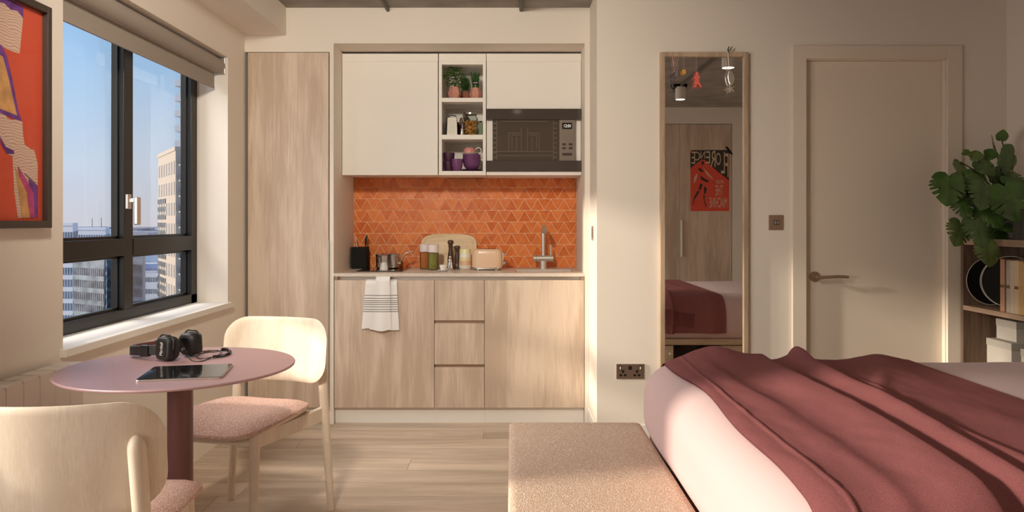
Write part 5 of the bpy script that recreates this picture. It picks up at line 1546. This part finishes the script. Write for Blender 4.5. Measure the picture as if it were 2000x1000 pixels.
for sgn in (-1, 1):
    MB().cyl((sgn * 0.238, -0.242, 0), (sgn * 0.188, -0.243, 0.716), 0.0145, 0.0205, 20, round_end=1.6).build('leg', 'ash', chair, smooth=60)
    MB().cyl((sgn * 0.172, 0.222, 0), (sgn * 0.160, 0.190, 0.43), 0.0130, 0.0200, 20).build('leg', 'ash', chair, smooth=60)
    mb = MB()
    pa, pb = Vector((sgn * 0.160, 0.19, 0.398)), Vector((sgn * 0.197, -0.238, 0.398))
    dv = (pb - pa).normalized(); sv = Vector((-dv.y, dv.x, 0)) * 0.010
    mb.add([pa - sv - Vector((0, 0, .022)), pa + sv - Vector((0, 0, .022)), pb + sv - Vector((0, 0, .032)), pb - sv - Vector((0, 0, .032)), pa - sv + Vector((0, 0, .03)), pa + sv + Vector((0, 0, .03)), pb + sv + Vector((0, 0, .028)), pb - sv + Vector((0, 0, .028))],
           [(3, 2, 1, 0), (4, 5, 6, 7), (0, 1, 5, 4), (1, 2, 6, 5), (2, 3, 7, 6), (3, 0, 4, 7)])
    mb.build('side_rail', 'ash', chair, bevel=0.003)
for yr, zr in ((0.185, 0.405), (-0.15, 0.412)):
    box(-0.155 if yr > 0 else -0.185, 0.155 if yr > 0 else 0.185, yr - 0.010, yr + 0.010, zr - 0.022, zr + 0.018).build('cross_rail', 'ash', chair, bevel=0.003)
chair2 = copy_tree(chair)
chair.location = (-1.043, 2.915, 0); chair.rotation_euler = (0, 0, math.radians(166.3))
chair2.location = (-1.065, 1.905, 0); chair2.rotation_euler = (0, 0, math.radians(6))
chair2['label'] = 'ash chair seen from behind, in the near left corner'

# --- tablet
ZTT = TZ
t = thing('tablet', 'silver-edged tablet lying on the front of the mauve table', 'tablet', (-0.985, 2.248, ZTT), rotz=math.radians(11.5))
mb = MB().shell(rrect(0.236, 0.205, 0.010, 5), lambda x, y, s: Vector((x, y, 0.0062)), lambda x, y, s: Vector((x, y, 0.0)), (1, 0.98, 0.5))
mb.build('case', 'alu', t, local=True, bevel=0.001)
MB().shell(rrect(0.232, 0.201, 0.009, 5), lambda x, y, s: Vector((x, y, 0.0070)), lambda x, y, s: Vector((x, y, 0.0058)), (1, 0.98, 0.5)).build('screen', 'screen', t, local=True)

# --- headphones
def TP(px, py, h=0.0):
    Y = (CZ - TZ) * F / (py - HY)
    return Vector(((px - 1000) * Y / F, Y, TZ + h))
t = thing('headphones', 'black over-ear headphones with coiled cable on the mauve table', 'headphones', (-1.18, 2.52, TZ))
A = Vector((-1.142, 2.455, TZ + 0.041)); B = Vector((-1.098, 2.545, TZ + 0.043))
nA = Vector((-0.50, -0.866, 0.06)).normalized()
arc = []
for i in range(21):
    f = i / 20; a = PI * (0.5 + f)     # sweeps round to the left
    c = Vector((-1.165, 2.530, 0)); 
    p = c + Vector((0.130 * math.cos(a) - 0.0, 0.058 * -math.sin(a), 0))
    arc.append(Vector((p.x, p.y, TZ + 0.022 + 0.012 * abs(f - 0.5) * 2)))
arc = [p for p in arc][::-1]
def strap(mb, pts, hgt, th, inset=0.0):
    vs = []; fs = []
    for i, p in enumerate(pts):
        tn = (pts[min(i + 1, len(pts) - 1)] - pts[max(i - 1, 0)]); tn.z = 0; tn.normalize(); s_ = Vector((-tn.y, tn.x, 0))
        for (a, b) in ((-1, -1), (1, -1), (1, 1), (-1, 1)):
            vs.append(p + s_ * (th * a / 2 + inset) + Vector((0, 0, hgt * b / 2)))
    for i in range(len(pts) - 1):
        for k in range(4):
            fs.append((i * 4 + k, i * 4 + (k + 1) % 4, (i + 1) * 4 + (k + 1) % 4, (i + 1) * 4 + k))
    fs.append((3, 2, 1, 0)); e = (len(pts) - 1) * 4; fs.append((e, e + 1, e + 2, e + 3))
    mb.add(vs, fs)
mb = MB(); strap(mb, arc, 0.032, 0.009); hb = mb.build('headband', 'leather', t, bevel=0.003, smooth=60)
cen = Vector((-1.165, 2.53, 0))
mb = MB(); strap(mb, [Vector((cen.x + (p.x - cen.x) * 0.945, cen.y + (p.y - cen.y) * 0.87, p.z + 0.002)) for p in arc[1:-1]], 0.028, 0.006); mb.build('lining', 'redlining', hb, smooth=60)
for k_ in (3, 17):
    p = arc[k_]; q = arc[k_ + 1] - arc[k_ - 1]; mt = Matrix.Rotation(math.atan2(q.y, q.x), 3, 'Z')
    mb = MB().box(-0.016, 0.016, -0.009, 0.009, -0.020, 0.018); mb.v = [p + mt @ v for v in mb.v]; mb.build('slider', 'black', hb, bevel=0.002)
def earcup(c, n, logo):
    n = n.normalized(); x = Vector((0, 0, 1)).cross(n).normalized(); y = n.cross(x)
    mtx = Matrix((x, y, n)).transposed()
    def put(mb): mb.v = [c + mtx @ v for v in mb.v]; return mb
    ol_ = rrect(0.068, 0.074, 0.018, 6)
    cupo = put(MB().shell(ol_, lambda a, b, s: Vector((a, b, 0.019 - 0.006 * max(0, (s - 0.86) / 0.14) ** 2)), lambda a, b, s: Vector((a, b, -0.006)), (1, 0.985, 0.95, 0.86, 0.5))).build('ear_cup', 'leather', t, smooth=45)
    put(MB().shell(rrect(0.050, 0.056, 0.010, 5), lambda a, b, s: Vector((a, b, 0.0205)), lambda a, b, s: Vector((a, b, 0.017)), (1, 0.9, 0.5))).build('faceplate', 'black', cupo, smooth=40)
    put(MB().shell(rrect(0.072, 0.078, 0.026, 6), lambda a, b, s: Vector((a, b, -0.007)), lambda a, b, s: Vector((a, b, -0.030 + (0.012 * max(0, (s - 0.75) / 0.25) ** 2) + (0.012 if s < 0.5 else 0))), (1, 0.97, 0.9, 0.8, 0.6, 0.45, 0.2))).build('ear_pad', 'leather', cupo, smooth=60)
    put(MB().tube([Vector((-0.040, 0.0, 0.004)), Vector((-0.040, 0.03, 0.004)), Vector((-0.02, 0.044, 0.004)), Vector((0.02, 0.044, 0.004)), Vector((0.040, 0.03, 0.004)), Vector((0.040, 0, 0.004))], 0.0028, 8)).build('yoke', 'black', cupo, smooth=60)
    if logo:
        mb = MB()
        # the wordmark runs up the cup
        add_text(mb, 'Marshall', lambda u, v: Vector((0.008 - 0.014 * v, -0.021 + 0.042 * u, 0.0212)))
        put(mb).build('wordmark', 'white_ink', cupo, fixn=False)
earcup(A, nA, True)
earcup(B, Vector((0.42, 0.90, 0.05)), False)
c1 = [A + Vector((0.035, -0.01, 0.0)), TP(360, 692, 0.03), TP(372, 704, 0.003), TP(390, 707, 0.002), TP(405, 703, 0.002), TP(416, 699, 0.004)]
MB().tube(spline(c1), 0.0016, 6).build('cable', 'black', t, smooth=60)
c2 = [TP(441, 685, 0.006), TP(425, 688, 0.003), TP(405, 689, 0.002), TP(388, 693, 0.002), TP(384, 699, 0.002), TP(396, 704, 0.006), TP(416, 701, 0.007), TP(432, 693, 0.006), TP(425, 689, 0.008), TP(400, 690, 0.007), TP(382, 690, 0.004), TP(382, 687.5, 0.003), TP(396, 687, 0.003)]
MB().tube(spline(c2), 0.0016, 6).build('cable', 'black', t, smooth=60)
core = spline([TP(416, 700, 0.006), TP(430, 699, 0.006), TP(445, 695, 0.006), TP(449, 690, 0.006), TP(441, 685.5, 0.006), TP(433, 686, 0.006)], 40)
hel = []
for i, p in enumerate(core):
    tn = (core[min(i + 1, len(core) - 1)] - core[max(i - 1, 0)]).normalized(); s_ = tn.cross(Vector((0, 0, 1))).normalized(); u_ = s_.cross(tn)
    a = i * 1.05
    hel.append(p + s_ * 0.0045 * math.cos(a) + u_ * 0.0045 * math.sin(a))
MB().tube(hel, 0.0015, 5).build('coiled_cable', 'black', t, smooth=60)
MB().cyl(TP(395, 688.5, 0.004), TP(411, 687, 0.004), 0.0032, n=10).cyl(TP(411, 687, 0.004), TP(416, 686.5, 0.004), 0.0017, n=8).build('plug', 'gold', t, smooth=40)

# ================================================================== THE CITY OUTSIDE
GZ = -62.0
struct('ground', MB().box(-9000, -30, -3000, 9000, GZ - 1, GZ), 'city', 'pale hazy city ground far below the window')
rc = random.Random(21)
def facade(mb, p0, p1, z0, z1, nx, nz, fw_, fh_, out=0.12):
    p0 = Vector((*p0, 0)); p1 = Vector((*p1, 0)); d = (p1 - p0); L = d.length; d.normalize(); n = Vector((d.y, -d.x, 0))
    cw = L / nx; chh = (z1 - z0) / nz
    for i in range(nx):
        for j in range(nz):
            a = p0 + d * (cw * (i + 0.5 - fw_ / 2)); b = p0 + d * (cw * (i + 0.5 + fw_ / 2))
            za_ = z0 + chh * (j + 0.5 - fh_ / 2); zb_ = z0 + chh * (j + 0.5 + fh_ / 2)
            mb.add([a + Vector((0, 0, za_)) + n * out, b + Vector((0, 0, za_)) + n * out, b + Vector((0, 0, zb_)) + n * out, a + Vector((0, 0, zb_)) + n * out,
                    a + Vector((0, 0, za_)), b + Vector((0, 0, za_)), b + Vector((0, 0, zb_)), a + Vector((0, 0, zb_))],
                   [(0, 1, 2, 3), (4, 5, 1, 0), (5, 6, 2, 1), (6, 7, 3, 2), (7, 4, 0, 3)])
def tower(name, label, poly, ztop, m, cat='building', wins=(), parts=True):
    cx = sum(p[0] for p in poly) / len(poly); cy = sum(p[1] for p in poly) / len(poly)
    t = thing(name, label, cat, (cx, cy, GZ))
    MB().prism(poly, lambda a, b: Vector((a, b, GZ)), lambda a, b: Vector((a, b, ztop))).build('walls', m, t)
    for (i, z0, nx, nz, fw_, fh_, mm) in wins:
        mb = MB(); facade(mb, poly[i], poly[(i + 1) % len(poly)], z0, ztop - 1.2, nx, nz, fw_, fh_)
        mb.build('windows', mm, t, kind='stuff', fixn=False)
    MB().prism([(cx + (a - cx) * 1.01, cy + (b - cy) * 1.01) for a, b in poly], lambda a, b: Vector((a, b, ztop)), lambda a, b: Vector((a, b, ztop + 0.8))).build('parapet', m, t)
    return t
def XY(px, Y): return ((px - 1000) * Y / F, Y)
# buff brick residential block, its corner towards the window
cA = XY(343, 150); cL = XY(309, 168)
cR = (cA[0] + 28, cA[1] + 17)
cB = (cL[0] + 28, cL[1] + 17)
tb_ = tower('brick_tower', 'buff brick apartment tower with balconies at the right of the window view', [cL, cA, cR, cB], 15.6, 'bbrick2', wins=[(0, -45, 7, 14, 0.42, 0.62, mat('pale_window', (0.48, 0.43, 0.38), 0.5))])
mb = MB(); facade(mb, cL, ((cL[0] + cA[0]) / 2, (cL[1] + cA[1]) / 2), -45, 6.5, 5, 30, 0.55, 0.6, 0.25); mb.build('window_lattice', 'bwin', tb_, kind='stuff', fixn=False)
for j in range(15):
    z_ = 12.5 - j * 3.15
    dv = Vector((cR[0] - cA[0], cR[1] - cA[1], 0)).normalized(); nv = Vector((dv.y, -dv.x, 0))
    a = Vector((*cA, z_)) + dv * 0.6
    mb = MB(); mb.add([a, a + dv * 3.2, a + dv * 3.2 + nv * 1.3, a + nv * 1.3] + [q + Vector((0, 0, 0.3)) for q in (a, a + dv * 3.2, a + dv * 3.2 + nv * 1.3, a + nv * 1.3)], [(3, 2, 1, 0), (4, 5, 6, 7), (0, 1, 5, 4), (1, 2, 6, 5), (2, 3, 7, 6), (3, 0, 4, 7)])
    b_ = mb.build('balcony', 'bwhite', tb_)
    mb = MB(); a = a + Vector((0, 0, 0.3)); q0 = a + nv * 1.25; q1 = a + dv * 3.2 + nv * 1.25
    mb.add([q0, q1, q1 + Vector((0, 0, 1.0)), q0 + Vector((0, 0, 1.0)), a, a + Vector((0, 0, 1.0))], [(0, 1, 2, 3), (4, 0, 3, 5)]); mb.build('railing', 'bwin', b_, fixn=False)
# taller tower behind it with white balcony slabs
Yt = 185
xa_, xb2_ = XY(352, Yt)[0], XY(420, Yt)[0]
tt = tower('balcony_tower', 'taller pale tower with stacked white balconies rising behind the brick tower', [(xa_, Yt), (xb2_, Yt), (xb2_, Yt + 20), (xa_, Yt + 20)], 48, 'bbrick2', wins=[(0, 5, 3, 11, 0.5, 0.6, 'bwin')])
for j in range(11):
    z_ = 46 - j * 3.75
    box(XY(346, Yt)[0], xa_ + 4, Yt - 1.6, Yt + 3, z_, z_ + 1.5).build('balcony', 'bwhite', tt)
# white blocks with slit windows, lower left
Y_ = 225
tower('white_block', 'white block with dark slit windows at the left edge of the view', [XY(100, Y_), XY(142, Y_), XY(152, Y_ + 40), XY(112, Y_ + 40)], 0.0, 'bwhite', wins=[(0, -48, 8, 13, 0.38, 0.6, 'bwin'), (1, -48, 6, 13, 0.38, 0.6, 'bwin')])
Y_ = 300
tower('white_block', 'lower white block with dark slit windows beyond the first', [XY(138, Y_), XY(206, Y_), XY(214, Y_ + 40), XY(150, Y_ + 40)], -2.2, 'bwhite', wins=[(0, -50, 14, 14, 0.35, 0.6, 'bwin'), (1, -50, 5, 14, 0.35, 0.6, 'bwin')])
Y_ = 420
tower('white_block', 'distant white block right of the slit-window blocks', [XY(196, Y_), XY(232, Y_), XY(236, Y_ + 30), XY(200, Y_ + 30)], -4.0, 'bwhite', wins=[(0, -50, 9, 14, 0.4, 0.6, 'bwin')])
Y_ = 170
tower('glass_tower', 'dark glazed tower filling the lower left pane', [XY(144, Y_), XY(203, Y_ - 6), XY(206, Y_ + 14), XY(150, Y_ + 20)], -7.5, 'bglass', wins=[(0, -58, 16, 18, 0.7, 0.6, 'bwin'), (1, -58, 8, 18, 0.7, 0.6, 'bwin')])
Y_ = 190
tower('glass_tower', 'blue-grey glazed tower beside the window mullion', [XY(209, Y_), XY(238, Y_), XY(240, Y_ + 25), XY(212, Y_ + 25)], -9.0, mat('blue_grey_glass', (0.32, 0.37, 0.40), 0.3, var=0.3, vscale=0.2), wins=[(0, -58, 10, 16, 0.6, 0.7, 'bwin')])
tower('glass_tower', 'slim blue-grey glazed tower in the lower right pane', [XY(252, Y_ - 20), XY(278, Y_ - 20), XY(284, Y_ + 5), XY(262, Y_ + 5)], -7.0, mat('steel_blue_glass', (0.28, 0.33, 0.38), 0.3, var=0.3, vscale=0.2), wins=[(0, -58, 8, 18, 0.6, 0.7, 'bwin')])
Y_ = 520
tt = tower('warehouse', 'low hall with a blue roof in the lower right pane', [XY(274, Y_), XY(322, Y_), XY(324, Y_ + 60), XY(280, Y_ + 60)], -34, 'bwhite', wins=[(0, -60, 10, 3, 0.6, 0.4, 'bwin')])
MB().prism([XY(276, Y_), XY(318, Y_), XY(320, Y_ + 55), XY(282, Y_ + 55)], lambda a, b: Vector((a, b, -33.2)), lambda a, b: Vector((a, b, -31.5))).build('roof', 'bblue', tt)
# the rest of the city, nobody could count it
mb = MB()
cols = ['bwhite', 'bbrick', 'bglass', mat('haze_block', (0.42, 0.42, 0.46), 0.9), mat('haze_block_dark', (0.26, 0.27, 0.31), 0.9)]  # haze is put into the pale greys of the far blocks
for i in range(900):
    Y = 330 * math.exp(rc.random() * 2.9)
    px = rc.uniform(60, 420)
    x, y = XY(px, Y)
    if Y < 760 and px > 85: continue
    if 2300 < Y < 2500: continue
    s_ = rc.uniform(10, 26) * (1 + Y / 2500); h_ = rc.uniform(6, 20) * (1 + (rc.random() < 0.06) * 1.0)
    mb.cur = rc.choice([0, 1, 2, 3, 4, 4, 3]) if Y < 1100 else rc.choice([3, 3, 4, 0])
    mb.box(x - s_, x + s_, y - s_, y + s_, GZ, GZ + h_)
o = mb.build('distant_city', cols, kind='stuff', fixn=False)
tag(o, 'hazy sprawl of low buildings reaching to the horizon', 'city')
for (px, h_) in ((180, 78), (198, 80)):
    x, y = XY(px, 2400)
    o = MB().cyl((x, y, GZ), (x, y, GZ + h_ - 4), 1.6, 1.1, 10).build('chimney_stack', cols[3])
    tag(o, ['thin far chimney on the horizon, left of the pair', 'thin far chimney on the horizon, right of the pair'][px > 190], 'chimney', 'far chimneys')
